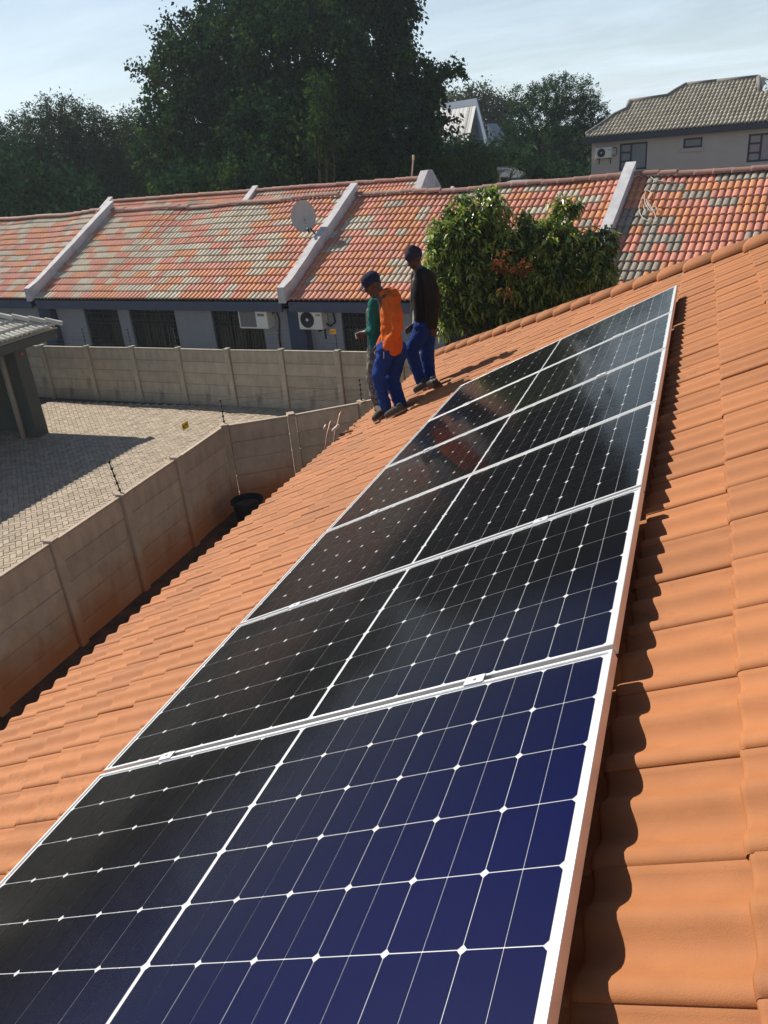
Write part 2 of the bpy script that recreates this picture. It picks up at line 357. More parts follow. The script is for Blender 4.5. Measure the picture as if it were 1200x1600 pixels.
for i in range(5):
    for k in range(seg): a = i * 11 + k; CAP.f.append((a, a + 1, a + 12, a + 11)); CAP.m.append(0); CAP.sm.append(True)
CAP.f.append(tuple(range(10, -1, -1))); CAP.m.append(0); CAP.sm.append(False)
cap_mesh = CAP.mesh('ridge_cap', m_cap)
v = V0 - .05
while v < VMAX:
    b = Vector((v, verge(v), 0)); o3 = R3(b.x, b.y, HREF + .040 + random.uniform(-.006, .006))
    ex = (MR.to_3x3() @ vdir); ey = (MR.to_3x3() @ vn); ez = ex.cross(ey)
    link('ridge_cap', cap_mesh, house, frame(o3, ex, ey, ez) @ Matrix.Rotation(random.uniform(-.02, .02), 4, 'Z') @ Matrix.Rotation(-.035 + random.uniform(-.01, .01), 4, 'Y'))
    v += 0.385 * vdir.x
# ridge along the top (outside the frame) and the far slope
mb = MB()
rt = R3(VMAX + .05, 0, HREF)
mb.add([(rt.x, -3.6, rt.z + .02), (rt.x, verge(VMAX) - .05, rt.z + .02), (rt.x + 6, verge(VMAX) + 3.4, rt.z - 2.8), (rt.x + 6, -3.6, rt.z - 2.8)], [(0, 1, 2, 3)])
mb.build('rear_roof_slope', m_tile, house)
mb = MB(); mb.tube([(rt.x, -3.6, rt.z), (rt.x, verge(VMAX) - .05, rt.z)], .12, 12); mb.build('ridge', m_cap, house)
# walls
mb = MB(); xa = -1.45; e0 = R3(-1.55, 0, HREF - .25)
mb.poly([(xa, -3.2, GZ), (xa, 10.6, GZ), (rt.x + 5, 10.6, GZ), (rt.x + 5, -3.2, GZ)], (0, 0, 1), abs(GZ) + e0.z - .05)
mb.build('wall', m_plaster, house)
mb = MB(); q0 = R3(V0, verge(V0), HREF - .02); q1 = R3(VMAX, verge(VMAX), HREF - .02)
mb.add([q0, q1, (2 * rt.x - q1.x + .1, q1.y, q1.z), (rt.x + 5, q0.y, q0.z)], [(0, 3, 2, 1)]); mb.build('hip_end_roof', m_tile, house)
mb = MB(); mb.box(q0.x, rt.x + 5, q0.y - .05, q0.y - .02, q0.z - .24, q0.z - .02); mb.build('end_fascia_board', m_plaster, house)
mb = MB(); f0 = R3(V0 + .07, 0, HREF - .045)
mb.box(f0.x, f0.x + .03, -3.3, 11.1, f0.z - .2, f0.z); mb.build('fascia_board', mat('fascia_paint', (0.2, .12, .08), .7), house)
mb = MB(); mb.box(f0.x + .03, xa + .02, -3.3, 11.0, f0.z - .16, f0.z - .14); mb.build('soffit', m_plaster, house)

# ---------------------------------------------------------------- solar panels
PW, PL_, PG = 1.134, 2.268, 0.02185; sc = 1.0925
cellm = MB(); cw, chh = 0.168 * sc, 0.084 * sc; g = 0.0032; ch = 0.0095
x0, x1, y0, y1 = g / 2 * .8, chh - g / 2 * .62, -cw / 2 + g / 2, cw / 2 - g / 2
cellm.add([(x0, y0 + ch, 0), (x0 + ch, y0, 0), (x1, y0, 0), (x1, y1, 0), (x0 + ch, y1, 0), (x0, y1 - ch, 0)], [(0, 1, 2, 3, 4, 5)])
cell_mesh = cellm.mesh('cell', m_cell)
fr_ = MB()
T_ = 0.035; fw = 0.011
for (a, b, c, d) in ((0, PL_, 0, fw), (0, PL_, PW - fw, PW), (0, fw, fw, PW - fw), (PL_ - fw, PL_, fw, PW - fw)):
    fr_.box(a, b, c, d, -T_, 0.0, bev=0.0012)
for (a, b, c, d) in ((fw, PL_ - fw, fw, .03), (fw, PL_ - fw, PW - .03, PW - fw), (fw, .03, .03, PW - .03), (PL_ - .03, PL_ - fw, .03, PW - .03)):
    fr_.box(a, b, c, d, -T_, -T_ + .002)
frame_mesh = fr_.mesh('frame', m_alu)
bs_mesh = MB().box(fw, PL_ - fw, fw, PW - fw, -.008, -.0055).mesh('backsheet', m_back)
gl_mesh = MB().add([(fw, fw, -.0022), (PL_ - fw, fw, -.0022), (PL_ - fw, PW - fw, -.0022), (fw, PW - fw, -.0022)], [(0, 1, 2, 3)]).mesh('glass', m_glass)
jb_mesh = MB().box(PL_ / 2 - .04, PL_ / 2 + .04, PW - .15, PW - .08, -.03, -.0085, bev=.003).mesh('junction_box', m_blackp)
pdesc = ['solar panel nearest the camera, cut off by the bottom of the photo', 'second solar panel from the camera, with dust specks in its right corner',
         'third solar panel from the camera, in the middle of the row', 'fourth solar panel from the camera, third from the far end',
         'fifth solar panel from the camera, next to the last one', 'farthest solar panel, at the end of the row near the workers']
for i in range(6):
    u0 = -PW - PG / 2 + i * (PW + PG)
    Mp = MR @ T(0.0099, u0, random.uniform(-.0012, .0012)) @ Matrix.Rotation(random.uniform(-.0008, .0008), 4, 'X')
    p = thing('solar_panel', pdesc[i], 'solar panel', Mp, 'solar panels mounted in a row on the tiled roof')
    link('frame', frame_mesh, p, Mp); link('backsheet', bs_mesh, p, Mp); link('junction_box', jb_mesh, p, Mp)
    for r in range(6):
        yc = PW / 2 + (r - 2.5) * cw
        for s in (-1, 1):
            for k in range(12):
                # half cells mirror pairwise so that the clipped corners meet every second line
                edge = PL_ / 2 + s * (0.006 * sc + (k + (0 if k % 2 == 0 else 1)) * chh)
                dirn = s if k % 2 == 0 else -s
                Mc = Mp @ T(edge, yc, -.0045) @ (Matrix.Identity(4) if dirn > 0 else Matrix.Rotation(math.pi, 4, 'Z'))
                link('cell', cell_mesh, p, Mc)
    link('glass', gl_mesh, p, Mp)
for j, vv in enumerate((0.42, 1.83)):
    rl = thing('mounting_rail', ['aluminium mounting rail under the lower ends of the solar panels', 'aluminium mounting rail under the upper ends of the solar panels'][j], 'rail', MR @ T(vv, -1.2, -.075), 'aluminium rails under the solar panels')
    mb = MB(); mb.box(vv - .02, vv + .02, -1.25, 5.72, -.075, -.037, MR, bev=.002); mb.build('profile', m_alu2, rl)
    for i in range(5):
        uu = i * (PW + PG)
        mb = MB(); mb.box(vv - .035, vv + .035, uu - .02, uu + .02, .0005, .0045, MR, bev=.001); mb.box(vv - .03, vv + .03, uu - .006, uu + .006, -.036, .001, MR)
        mb.lathe([(0, .0045), (.006, .0045), (.006, .0095), (0, .0095)], MR @ T(vv, uu, 0), 8, smooth=False); mb.build('clamp', m_alu, rl)
    for uu in (-1.16, 5.77):
        mb = MB(); mb.box(vv - .03, vv + .03, uu - .015, uu + .015, -.036, .004, MR, bev=.001); mb.build('end_clamp', m_alu, rl)
    for i in range(6):
        uu = -.8 + i * 1.2
        mb = MB(); mb.box(vv + .02, vv + .026, uu - .015, uu + .015, -.12, -.04, MR); mb.box(vv + .02, vv + .2, uu - .015, uu + .015, -.118, -.112, MR); mb.build('roof_hook', m_steel, rl)

# ---------------------------------------------------------------- small things on the main roof
m_copper = mat('weathered_copper_pipe', (0.42, 0.20, 0.13), 0.5, (0.5, .4, .35), 12, .8, metal=0.4)
def pt(x, y, dx=0.0): # point in the vertical plane just outside the eave
    return hit(x, y, (1, 0, 0), (-2.12 + dx, 0, 0))
t = thing('bent_pipe', 'left bent copper pipe sticking up past the eave beside the workers', 'pipe', pt(507, 699), 'bent copper pipes at the eave')
mb = MB(); a = pt(507, 712); mb.tube([a - Vector((0, 0, 1.6)), a, pt(511, 680), pt(515.5, 662), pt(517, 658.5), pt(520, 658), pt(524, 660)], .011, 8); mb.build('pipe', m_copper, t)
mb = MB(); mb.tube([pt(506, 670), pt(509, 664)], .013, 8); mb.build('loose_sleeve', mat('white_plastic', (.6, .57, .52), .5), t)
t = thing('bent_pipe', 'right and taller bent copper pipe with a white joint near the workers', 'pipe', pt(522, 686), 'bent copper pipes at the eave')
mb = MB(); a = pt(521, 695, .02); mb.tube([a - Vector((0, 0, 1.5)), a, pt(524, 673, .02), pt(528, 661, .02), pt(530, 652, .02), pt(531.5, 646, .02), pt(534, 643.5, .02), pt(537, 645, .02)], .011, 8); mb.build('pipe', m_copper, t)
mb = MB(); mb.tube([pt(520.5, 673, .03), pt(529, 664.5, .03)], .022, 8); mb.build('joint', mat('white_pipe_joint', (.7, .66, .62), .5), t)
def rp(x, y, h=.10): return hit(x, y, (-st, 0, ct), R3(0, 0, -h))
m_rust = mat('rusty_scrap', (.09, .03, .02), .9)
mb = MB(); mb.tube([rp(531, 678, .095), rp(540, 676, .09), rp(551, 673, .095)], [.012, .014, .010], 6); tag(mb.build('metal_strip', m_rust), 'dark rusty strip lying on the tiles at the eave near the pipes', 'scrap')
for (x, y, l) in ((534, 681.5, 'small dark lump just below the rusty strip on the tiles'), (528, 688, 'small dark lump on the eave tiles closest to the bent pipes')):
    mb = MB(); mb.lathe([(0, 0), (.022, .002), (.026, .012), (.015, .024), (0, .027)], T(rp(x, y, .115)), 9); tag(mb.build('scrap_lump', m_rust), l, 'scrap', 'dark lumps on the eave tiles')

# ---------------------------------------------------------------- precast concrete walls
def wallmat(name, c, stain=None):
    m = mat(name, c, 0.92, tuple(x * .62 for x in c), 2.2, 0.8, 0.5, 45, rnd=0.10, c3=tuple(x * .42 for x in c), scale3=1.1, lo3=.60, hi3=.85, stretch=(2.0, 2.0, 1.0), coord='Object')
    if stain:
        nt = m.node_tree; p = nt.nodes['Principled BSDF']; N = nt.nodes.new; L = nt.links.new; src = p.inputs['Base Color'].links[0].from_socket
        g = N('ShaderNodeNewGeometry'); s = N('ShaderNodeSeparateXYZ'); L(g.outputs['Position'], s.inputs[0])
        nz = N('ShaderNodeTexNoise'); nz.inputs['Scale'].default_value = 1.6; nz.inputs['Detail'].default_value = 5; L(g.outputs['Position'], nz.inputs['Vector'])
        a = N('ShaderNodeMath'); a.operation = 'MULTIPLY_ADD'; L(nz.outputs['Fac'], a.inputs[0]); a.inputs[1].default_value = 0.9; L(s.outputs['Z'], a.inputs[2])
        r = N('ShaderNodeMapRange'); r.inputs[1].default_value = -2.05; r.inputs[2].default_value = -2.75; r.inputs[4].default_value = .95; L(a.outputs[0], r.inputs[0])
        x = N('ShaderNodeMix'); x.data_type = 'RGBA'; L(r.outputs[0], x.inputs[0]); L(src, x.inputs[6]); x.inputs[7].default_value = (*stain, 1)
        L(x.outputs[2], p.inputs['Base Color'])
    return m
m_wall1 = wallmat('precast_concrete_soil_stained', (0.58, 0.46, 0.35), (0.46, 0.16, 0.055))
m_wall2 = wallmat('precast_concrete_weathered', (0.48, 0.44, 0.35))
def precast(name, label, pts, ztop, zbot, m, side=1, rows=5):
    t = thing(name, label, 'wall', (pts[0][0], pts[0][1], zbot)); H = (ztop - zbot) / rows
    for k, (a, b) in enumerate(zip(pts[:-1], pts[1:])):
        a = Vector(a); b = Vector(b); d = (b - a); Ln = d.length; d.normalize(); nrm = Vector((-d.y, d.x))
        Mf = frame((a.x, a.y, zbot), (d.x, d.y, 0), (nrm.x, nrm.y, 0), (0, 0, 1))
        for r in range(rows):
            mb = MB(); dz = random.uniform(-.003, .003); y = random.uniform(-.004, .004)
            mb.box(.078, Ln - .078, y - .022, y + .022, r * H + .0005, (r + 1) * H - .0005, bev=.013)
            if r == rows - 1: mb.box(.07, Ln - .07, y - .034, y + .034, (r + 1) * H - .002, (r + 1) * H + .022, bev=.006)
            me = mb.mesh('panel', m); link('panel', me, t, Mf)
    for k, a in enumerate(pts):
        a = Vector(a); b = Vector(pts[k + 1]) if k + 1 < len(pts) else a * 2 - Vector(pts[k - 1]); d = (b - a).normalized()
        Mf = frame((a.x, a.y, zbot), (d.x, d.y, 0), (-d.y, d.x, 0), (0, 0, 1)) @ Matrix.Rotation(random.uniform(-.012, .012), 4, 'X') @ Matrix.Rotation(random.uniform(-.01, .01), 4, 'Y')
        mb = MB(); mb.box(-.068, .068, -.070, .070, -.1, (ztop - zbot) + .03, bev=.008); mb.box(-.065, .065, -.085, .085, (ztop - zbot) + .031, (ztop - zbot) + .055, bev=.006)
        link('post', mb.mesh('post', m), t, Mf)
    return t
nw = [(-5.0, .45), (-5.02, 1.87), (-5.04, 3.3), (-5.07, 4.75), (-5.11, 6.19), (-5.16, 7.62), (-5.23, 9.15), (-4.25, 9.83), (-3.24, 10.66), (-2.45, 11.75), (-1.95, 13.0), (-1.6, 14.15)]
precast('precast_wall', 'nearer precast concrete wall with soil stained foot, bending behind the eave', nw, -1.80, GZ, m_wall1)
fw_ = [(-17.9, 15.55)] + [(-16.32 + i * 1.52 * .992, 15.36 - i * 1.52 * .092) for i in range(0, 16)]
fwp = []
for x in (-30,): pass
tops = [gz(x, y, -1.85) for x, y in ((65, 541), (135, 542.5), (205, 543.5), (277, 545), (355, 547), (438, 548), (527, 549.5), (625, 551))]
fwp = [(p.x, p.y) for p in tops]
fwp = [(2 * fwp[0][0] - fwp[1][0], fwp[0][1] + .12), *fwp]; d_ = Vector(fwp[-1]) - Vector(fwp[-3]); d_ /= 2
fwp = [(fwp[0][0] - 1.6, fwp[0][1] + .12), *fwp] + [tuple(Vector(fwp[-1]) + d_ * k) for k in range(1, 8)]
precast('precast_wall', 'farther precast concrete wall running in front of the neighbour house windows', fwp, -1.86, GZ, m_wall2)

# electric fence stakes, wires and warning signs
def stake(t, p, h, lean=(0, 0)):
    p = Vector(p); q = p + Vector((lean[0], lean[1], h))
    mb = MB(); mb.tube([p - Vector((0, 0, .25)), p, q], .009, 6); s = mb.build('stake', m_steel, t)
    for k in range(5):
        c = p.lerp(q, .18 + .2 * k); mb = MB(); mb.lathe([(.006, -.02), (.02, -.014), (.02, -.004), (.013, 0), (.02, .004), (.02, .014), (.006, .02)], T(c), 8); mb.build('insulator', m_blackp, s)
    return [p.lerp(q, .18 + .2 * k) for k in range(5)]
def wires(t, A):
    for k in range(5):
        mb = MB(); mb.tube([a[k] for a in A], .0014, 4); mb.build('wire', m_steel, t)
t = thing('electric_fence', 'black electric fence stakes and wires along the nearer concrete wall', 'electric fence', (-5.1, 6.19, -1.8))
A = [stake(t, (-5.04, 3.3, -1.8), .5, (-.06, 0)), stake(t, (-5.11, 6.19, -1.8), .52, (-.08, 0)), stake(t, (-5.23, 9.2, -1.8), .46), stake(t, (-3.24, 10.66, -1.8), .44), stake(t, (-2.45, 11.75, -1.8), .44)]
wires(t, A)
t = thing('electric_fence', 'electric fence stakes and wires along the farther concrete wall', 'electric fence', (tops[2].x, tops[2].y, -1.85))
A = [stake(t, (fwp[i][0], fwp[i][1], -1.85), .5) for i in (0, 3, 4, 5, 7, 8, 10, 12, 14)]; wires(t, A)
m_yel = mat('yellow_sign', (.98, .72, .02), .5); m_yel2 = mat('orange_yellow_sign', (.95, .48, .04), .5); m_ink = mat('black_ink', (.02, .015, .01), .6)
def sign(label, corner, ex, ez, wd, ht, m):
    t = thing('warning_sign', label, 'sign', corner); ex = Vector(ex).normalized(); ez = Vector(ez); ez = (ez - ex * ez.dot(ex)).normalized(); ny = ez.cross(ex)
    Mf = frame(corner, ex, ny, ez); mb = MB(); mb.box(0, wd, 0, .004, 0, ht, Mf, bev=.001); mb.build('plate', m, t)
    mb = MB(); s = wd / 10   # lightning bolt and a row of short strokes, too small to read in the photo
    def q(a, b, c, d, y=-.0015): mb.box(a, b, y, -.0003, c, d, Mf)
    q(1.2 * s, 2.0 * s, ht * .30, ht * .78); q(1.2 * s, 3.2 * s, ht * .50, ht * .60); q(2.6 * s, 3.2 * s, ht * .22, ht * .60)
    for k in range(4): q((4.0 + k * 1.3) * s, (4.4 + k * 1.3) * s, ht * .34, ht * .7)
    q(4.0 * s, 8.9 * s, ht * .62, ht * .7); q(1.4 * s, 8.6 * s, ht * .12, ht * .16)
    mb.build('print', m_ink, t)
c = hit(286, 673, (1, .05, 0), (-5.2, 8, 0)); sign('bright yellow warning sign hanging from the wires above the nearer wall', c, (0, 1, 0), (0, 0, 1), .17, .11, m_yel)
c = hit(516, 522, (.08, 1, 0), (tops[6].x, tops[6].y - .03, -1.6)); sign('small orange warning sign on a stake above the farther wall', c, (1, -.09, 0), (0, 0, 1), .16, .11, m_yel2)
# black tub at the corner of the near wall
c = gz(358, 835, GZ); t = thing('plastic_tub', 'round black plastic tub in the shade at the foot of the nearer wall', 'tub', (-4.62, 8.55, GZ + .03))
mb = MB(); mb.lathe([(0, .01), (.20, .01), (.25, .42), (.28, .43), (.28, .455), (.245, .455), (.19, .03), (0, .03)], T(-4.62, 8.55, GZ + .03), 28); mb.build('tub_body', mat('scuffed_black_plastic', (.012, .012, .012), .95), t)
mb = MB(); mb.lathe([(0, .36), (.235, .36)], T(-4.62, 8.55, GZ + .03), 24); mb.build('contents', m_soil, t)

# ---------------------------------------------------------------- neighbour house
E0 = Vector((-18.51472547, 17.79692871, -.95)); ev = Vector((.9908153, -.13522219, 0)); nv = Vector((.13522219, .9908153, 0)); PIT = rad(28)
def NH(s, d, z): return Vector((E0.x + ev.x * s + nv.x * d, E0.y + ev.y * s + nv.y * d, z))
def roofM(s, d, z, pit=PIT): # frame: x along eave, y up slope, z normal
    return frame(NH(s, d, z), ev, nv * math.cos(pit) + Vector((0, 0, math.sin(pit))), nv * -math.sin(pit) + Vector((0, 0, math.cos(pit))))
m_t = [mat('tile_cream_grey', (.58, .50, .37), .8, (.47, .40, .30), 5, .8, .3, 60, rnd=.12, c3=(.46, .33, .24), scale3=1.6, lo3=.48, hi3=.8),
       mat('tile_pink', (.66, .28, .19), .8, (.54, .225, .15), 5, .8, .3, 60, rnd=.12, c3=(.44, .26, .19), scale3=1.6, lo3=.48, hi3=.8),
       mat('tile_orange', (.66, .29, .145), .8, (.58, .25, .11), 5, .8, .3, 60, rnd=.10),
       mat('tile_grey', (.38, .33, .26), .85, (.29, .25, .20), 5, .8, .3, 60, rnd=.12)]
m_fas = mat('slate_blue_fascia', (.085, .10, .15), .7); m_nwall = mat('grey_blue_plaster', (.34, .36, .41), .9, bump=.2)
m_par = mat('painted_parapet', (.62, .61, .62), .85, (.38, .38, .40), 3, .8, .3, 30, c3=(.26, .26, .28), scale3=1.2, lo3=.62, hi3=.8)
m_dark = mat('dark_interior', (.015, .015, .018), .8); m_darkf = mat('dark_window_frame', (.03, .03, .035), .6)
m_bluep = mat('navy_plaster', (.06, .08, .14), .85)
def s_tile(seg=8, amp=.033):
    mb = MB(); xs = [0.3 * i / (2 * seg) for i in range(2 * seg + 1)]; xs = [b + x for b in (0, .15) for x in (0, .02, .045, .07, .085, .099, .1115, .1245, .137)] + [.3]; nx = len(xs)
    def pr(x):
        q = (x % .15) / .15                                   # broad convex barrel, then a narrow deep groove
        return .010 * math.sin(math.pi * min(q / .66, 1)) + .004 if q < .66 else .004 - .036 * math.sin(math.pi * (q - .66) / .34)
    for v, dz in ((.345, 0), (.018, 0), (0, -.005), (0.002, -.035)):
        for x in xs: mb.v.append((x, v, pr(x) + dz + (.5 - v / .32) * .035))
    for r in range(3):
        for i in range(nx - 1): mb.f.append((r * nx + i, (r + 1) * nx + i, (r + 1) * nx + i + 1, r * nx + i + 1)); mb.m.append(0); mb.sm.append(True)
    return mb
ST = s_tile(4); st_mesh = [ST.mesh('roof_tile', m) for m in m_t]
def sag(s, f): return .035 * math.sin(s * .75 + .4) * f + .02 * math.sin(s * 2.1) * f
def tile_field(par, s0, s1, d0, z0, rows, indiv, pick, pit=PIT, sagf=True, rowh=.32, mats=None, meshes=None, skip=None):
    cells = []
    for r in range(rows):
        s = s0; run = 0; ci = 0; k = 0
        while s < s1 - .01:
            if run <= 0: ci = pick(s, r); run = random.choice((1, 1, 1, 2, 2, 3))
            run -= 1
            if not (skip and skip(s, r)):
                M = roofM(s, d0, z0, pit) @ T(0, r * rowh, .02 + (sag(s, r / rows) if sagf else 0)) @ Matrix.Rotation(random.uniform(-.008, .008), 4, 'Z')
                px, py, d = proj(M @ Vector((.15, .16, 0))); vis = -20 < px < 1220 and 200 < py < 500
                cells.append((not vis, d, k, r, ci, M)); k += 1
            s += .3
    cells.sort(key=lambda c: (c[0], c[1])); rest = MB()
    for i, (hv, d, k, r, ci, M) in enumerate(cells):
        if i < indiv: link('roof_tile', st_mesh[ci], par, M)
        else: rest.add([M @ Vector(p) for p in ST.v], ST.f, ci, True)
    if rest.v: rest.build('roof_tile_field', m_t, par)['kind'] = 'stuff'
nb = thing('neighbour_house', 'long low neighbour house with mottled red and grey tile roof behind the far wall', 'house', NH(8, 2, GZ))
def pickA(s, r):
    if s > 18.5: return random.choices((0, 1, 2, 3), (0, 6, 2.0, 2.1))[0]
    if s > 11: return random.choices((0, 1, 2, 3), (2.2, 4.4, 1.9, .3))[0]
    return random.choices((0, 1, 2, 3), (3.8, 4.0, 1.8, .1))[0]
P1, P2, P3 = (1.42, 1.64), (10.98, 11.2), (18.62, 18.86)
tile_field(nb, -9.0, 27, 0.0, -.93, 14, 300, pickA)
RZ = -.95 + math.sin(PIT) * 4.5; RD = math.cos(PIT) * 4.5
mb = MB(); q = [NH(-9, 0, -.97), NH(27, 0, -.97), NH(27, RD, RZ - .03), NH(-9, RD, RZ - .03)]; mb.add(q, [(0, 1, 2, 3)])
q = [NH(-9, RD, RZ + .02), NH(27, RD, RZ + .02), NH(27, 2 * RD + .2, -.97), NH(-9, 2 * RD + .2, -.97)]; mb.add(q, [(0, 1, 2, 3)], 1); mb.build('roof_deck', [m_under, m_t[1]], nb)
m_ncap = mat('pink_ridge_cap', (.42, .21, .155), .8, (.30, .17, .13), 4, .9, .3, 50, rnd=.15)
NC = MB(); 
for (x, r) in ((0, .13), (.02, .14), (.06, .13), (.42, .118)):
    for k in range(9): a = math.pi * k / 8; NC.v.append((x, -math.cos(a) * r, math.sin(a) * r * .8))
for i in range(3):
    for k in range(8): a = i * 9 + k; NC.f.append((a, a + 1, a + 10, a + 9)); NC.m.append(0); NC.sm.append(True)
nc_mesh = NC.mesh('ridge_cap', m_ncap)
s = -9.0
while s < 27:
    link('ridge_cap', nc_mesh, nb, frame(NH(s, RD, RZ + .03 + sag(s, 1) + random.uniform(-.008, .008)), ev, nv, (0, 0, 1)) @ Matrix.Rotation(-.03, 4, 'Y')); s += .40
for k, (sa, sb) in enumerate((P1, P2, P3)):
    mb = MB(); hf = .40; hr = .30
    segs = 10; ring = []
    for j in range(segs + 1):
        d = -.12 + (RD + .22) * j / segs; z = -.95 + math.tan(PIT) * max(0, d) + hr + .04 + random.uniform(-.012, .012)
        ring.append((d, z))
    prof = [(-.12, -1.0)] + ring + [(RD + .1, RZ - .1), (RD * .5, -.95 + math.tan(PIT) * RD * .5 - .2)]
    mb.poly([NH(sa, d, z) for d, z in prof], ev, sb - sa); mb.build('parapet', m_par, nb)
    mb = MB(); mb.poly([NH(sa - .02, .2, GZ), NH(sb + .28, .2, GZ), NH(sb + .28, .45, GZ), NH(sa - .02, .45, GZ)], (0, 0, 1), abs(GZ) - 1.25); mb.build('buttress', m_bluep, nb)
mb = MB(); 
for a, b in ((-9, P1[0]), (P1[1], P2[0]), (P2[1], P3[0]), (P3[1], 27)):
    mb.poly([NH(a, -.02, -1.24), NH(b, -.02, -1.24), NH(b, .04, -1.24), NH(a, .04, -1.24)], (0, 0, 1), .25)
mb.build('fascia_board', m_fas, nb)
mb = MB(); mb.poly([NH(-9, .04, -1.2), NH(27, .04, -1.2), NH(27, .5, -1.2), NH(-9, .5, -1.2)], (0, 0, 1), .02); mb.build('soffit', m_fas, nb)
WIN = [(3.15, 4.6), (5.05, 6.85), (8.2, 9.95), (12.45, 13.9), (15.3, 16.7), (20.5, 22)]
mb = MB(); WD = .45; xs_ = [-9] + [q for w_ in WIN for q in w_] + [27]; zt, zb = -1.22, -2.55
for i in range(0, len(xs_) - 1):
    a, b = xs_[i], xs_[i + 1]
    if i % 2 == 0: mb.poly([NH(a, WD, GZ), NH(b, WD, GZ), NH(b, WD + .2, GZ), NH(a, WD + .2, GZ)], (0, 0, 1), zt + .06 - GZ)
    else: mb.poly([NH(a, WD, GZ), NH(b, WD, GZ), NH(b, WD + .2, GZ), NH(a, WD + .2, GZ)], (0, 0, 1), zb - GZ)
mb.build('wall', m_nwall, nb)
m_curt = mat('net_curtain', (.22, .21, .19), .9, (.06, .06, .06), 1, 1, stretch=(14, 14, .3))
for wi, (a, b) in enumerate(WIN):
    fr0 = MB(); fz = zt + .06
    def bx(mb, s0, s1, d0, d1, z0, z1): mb.poly([NH(s0, d0, z0), NH(s1, d0, z0), NH(s1, d1, z0), NH(s0, d1, z0)], (0, 0, 1), z1 - z0)
    bx(fr0, a, b, WD + .08, WD + .13, zb, zb + .05); bx(fr0, a, b, WD + .08, WD + .13, fz - .05, fz); bx(fr0, a, b, WD + .08, WD + .13, -1.68, -1.62)
    n_ = 3 if b - a > 1.5 else 2
    for k in range(n_ + 1): x = a + (b - a - .05) * k / n_; bx(fr0, x, x + .05, WD + .075, WD + .135, zb, fz)
    f = fr0.build('window', m_darkf, nb)
    for k in range(n_):
        x0_ = a + (b - a - .05) * k / n_ + .05; x1_ = a + (b - a - .05) * (k + 1) / n_
        for z0_, z1_ in ((zb + .05, -1.68), (-1.62, fz - .05)):
            mb = MB(); bx(mb, x0_, x1_, WD + .10, WD + .105, z0_, z1_); mb.build('pane', m_pane, f)
    mb = MB(); bx(mb, a, b, WD + .17, WD + .175, zb, fz) if False else None
    bars = MB(); x = a + .06
    while x < b: bars.tube([NH(x, WD + .03, zb), NH(x, WD + .03, fz)], .009, 5); x += .115
    for z in (zb + .1, -1.75, -1.45, fz - .06): bx(bars, a, b, WD + .02, WD + .04, z - .012, z + .012)
    bars.build('burglar_bars', m_steel, f)
mb = MB(); mb.poly([NH(-9, WD + .4, GZ), NH(27, WD + .4, GZ), NH(27, 2 * RD - .4, GZ), NH(-9, 2 * RD - .4, GZ)], (0, 0, 1), 2.1); mb.build('interior', m_dark, nb)

m_ac = mat('off_white_enamel', (.85, .85, .80), .45, (.74, .74, .70), 6, .6); m_grill = mat('grey_grille', (.24, .24, .24), .5); m_acd = mat('dark_fan', (.05, .055, .07), .5)
def ac_split(label, M, w=.8, h=.55, d=.30, grp='outdoor air conditioner units', small=False):
    """front faces local -y"""
    t = thing('air_conditioner', label, 'air conditioner', M, grp)
    mb = MB(); mb.box(0, w, -d, 0, 0, h, M, bev=.012); mb.build('casing', m_ac, t)
    cx, cz, r = w * .38, h * .5, h * .41
    Mc = M @ T(cx, -d - .002, cz) @ Matrix.Rotation(math.pi / 2, 4, 'X')
    mb = MB(); mb.lathe([(0, .003), (r, .003), (r, -.005)], Mc, 28, smooth=False)
    for k in range(1, 8): rr_ = r * k / 7.2; mb.lathe([(rr_ - .004, .004), (rr_ - .004, .016), (rr_ + .004, .016), (rr_ + .004, .004)], Mc, 24)
    for k in range(8):
        a = k * math.pi / 4; e = Vector((math.cos(a), math.sin(a), 0)); mb.tube([Mc @ (e * .03 + Vector((0, 0, .018))), Mc @ (e * r + Vector((0, 0, .018)))], .004, 4)
    mb.build('fan_grille', m_acd, t)
    mb = MB(); mb.lathe([(0, .022), (.035, .022), (.045, .012)], Mc, 14); mb.build('fan_hub', m_ac, t)
    mb = MB(); mb.box(w * .76, w * .95, -d - .003, -d - .0008, h * .72, h * .77, M); mb.build('badge', m_acd, t)
    mb = MB()
    for x in (.1, w - .14): mb.box(x, x + .04, -d - .02, .02, -.05, -.002, M); mb.box(x, x + .04, -.02, .02, -.3, -.05, M)
    mb.build('bracket', m_steel, t)
    mb = MB(); pts = [M @ Vector((w + .0, -.1, h * .8)), M @ Vector((w + .1, -.06, h * .95)), M @ Vector((w + .2, -.03, h * .8)), M @ Vector((w + .23, -.03, h * .3)), M @ Vector((w + .1, -.05, h * .1)), M @ Vector((w - .02, -.08, h * .25))]
    mb.tube(pts, .022, 7); mb.build('insulated_pipe', m_blackp, t)
    return t
Mh = frame(NH(11.32, WD, -1.72), ev, nv, (0, 0, 1)); ac_split('outdoor air conditioner with round dark fan under the eave, right of the box unit', Mh, .72, .50, .28)
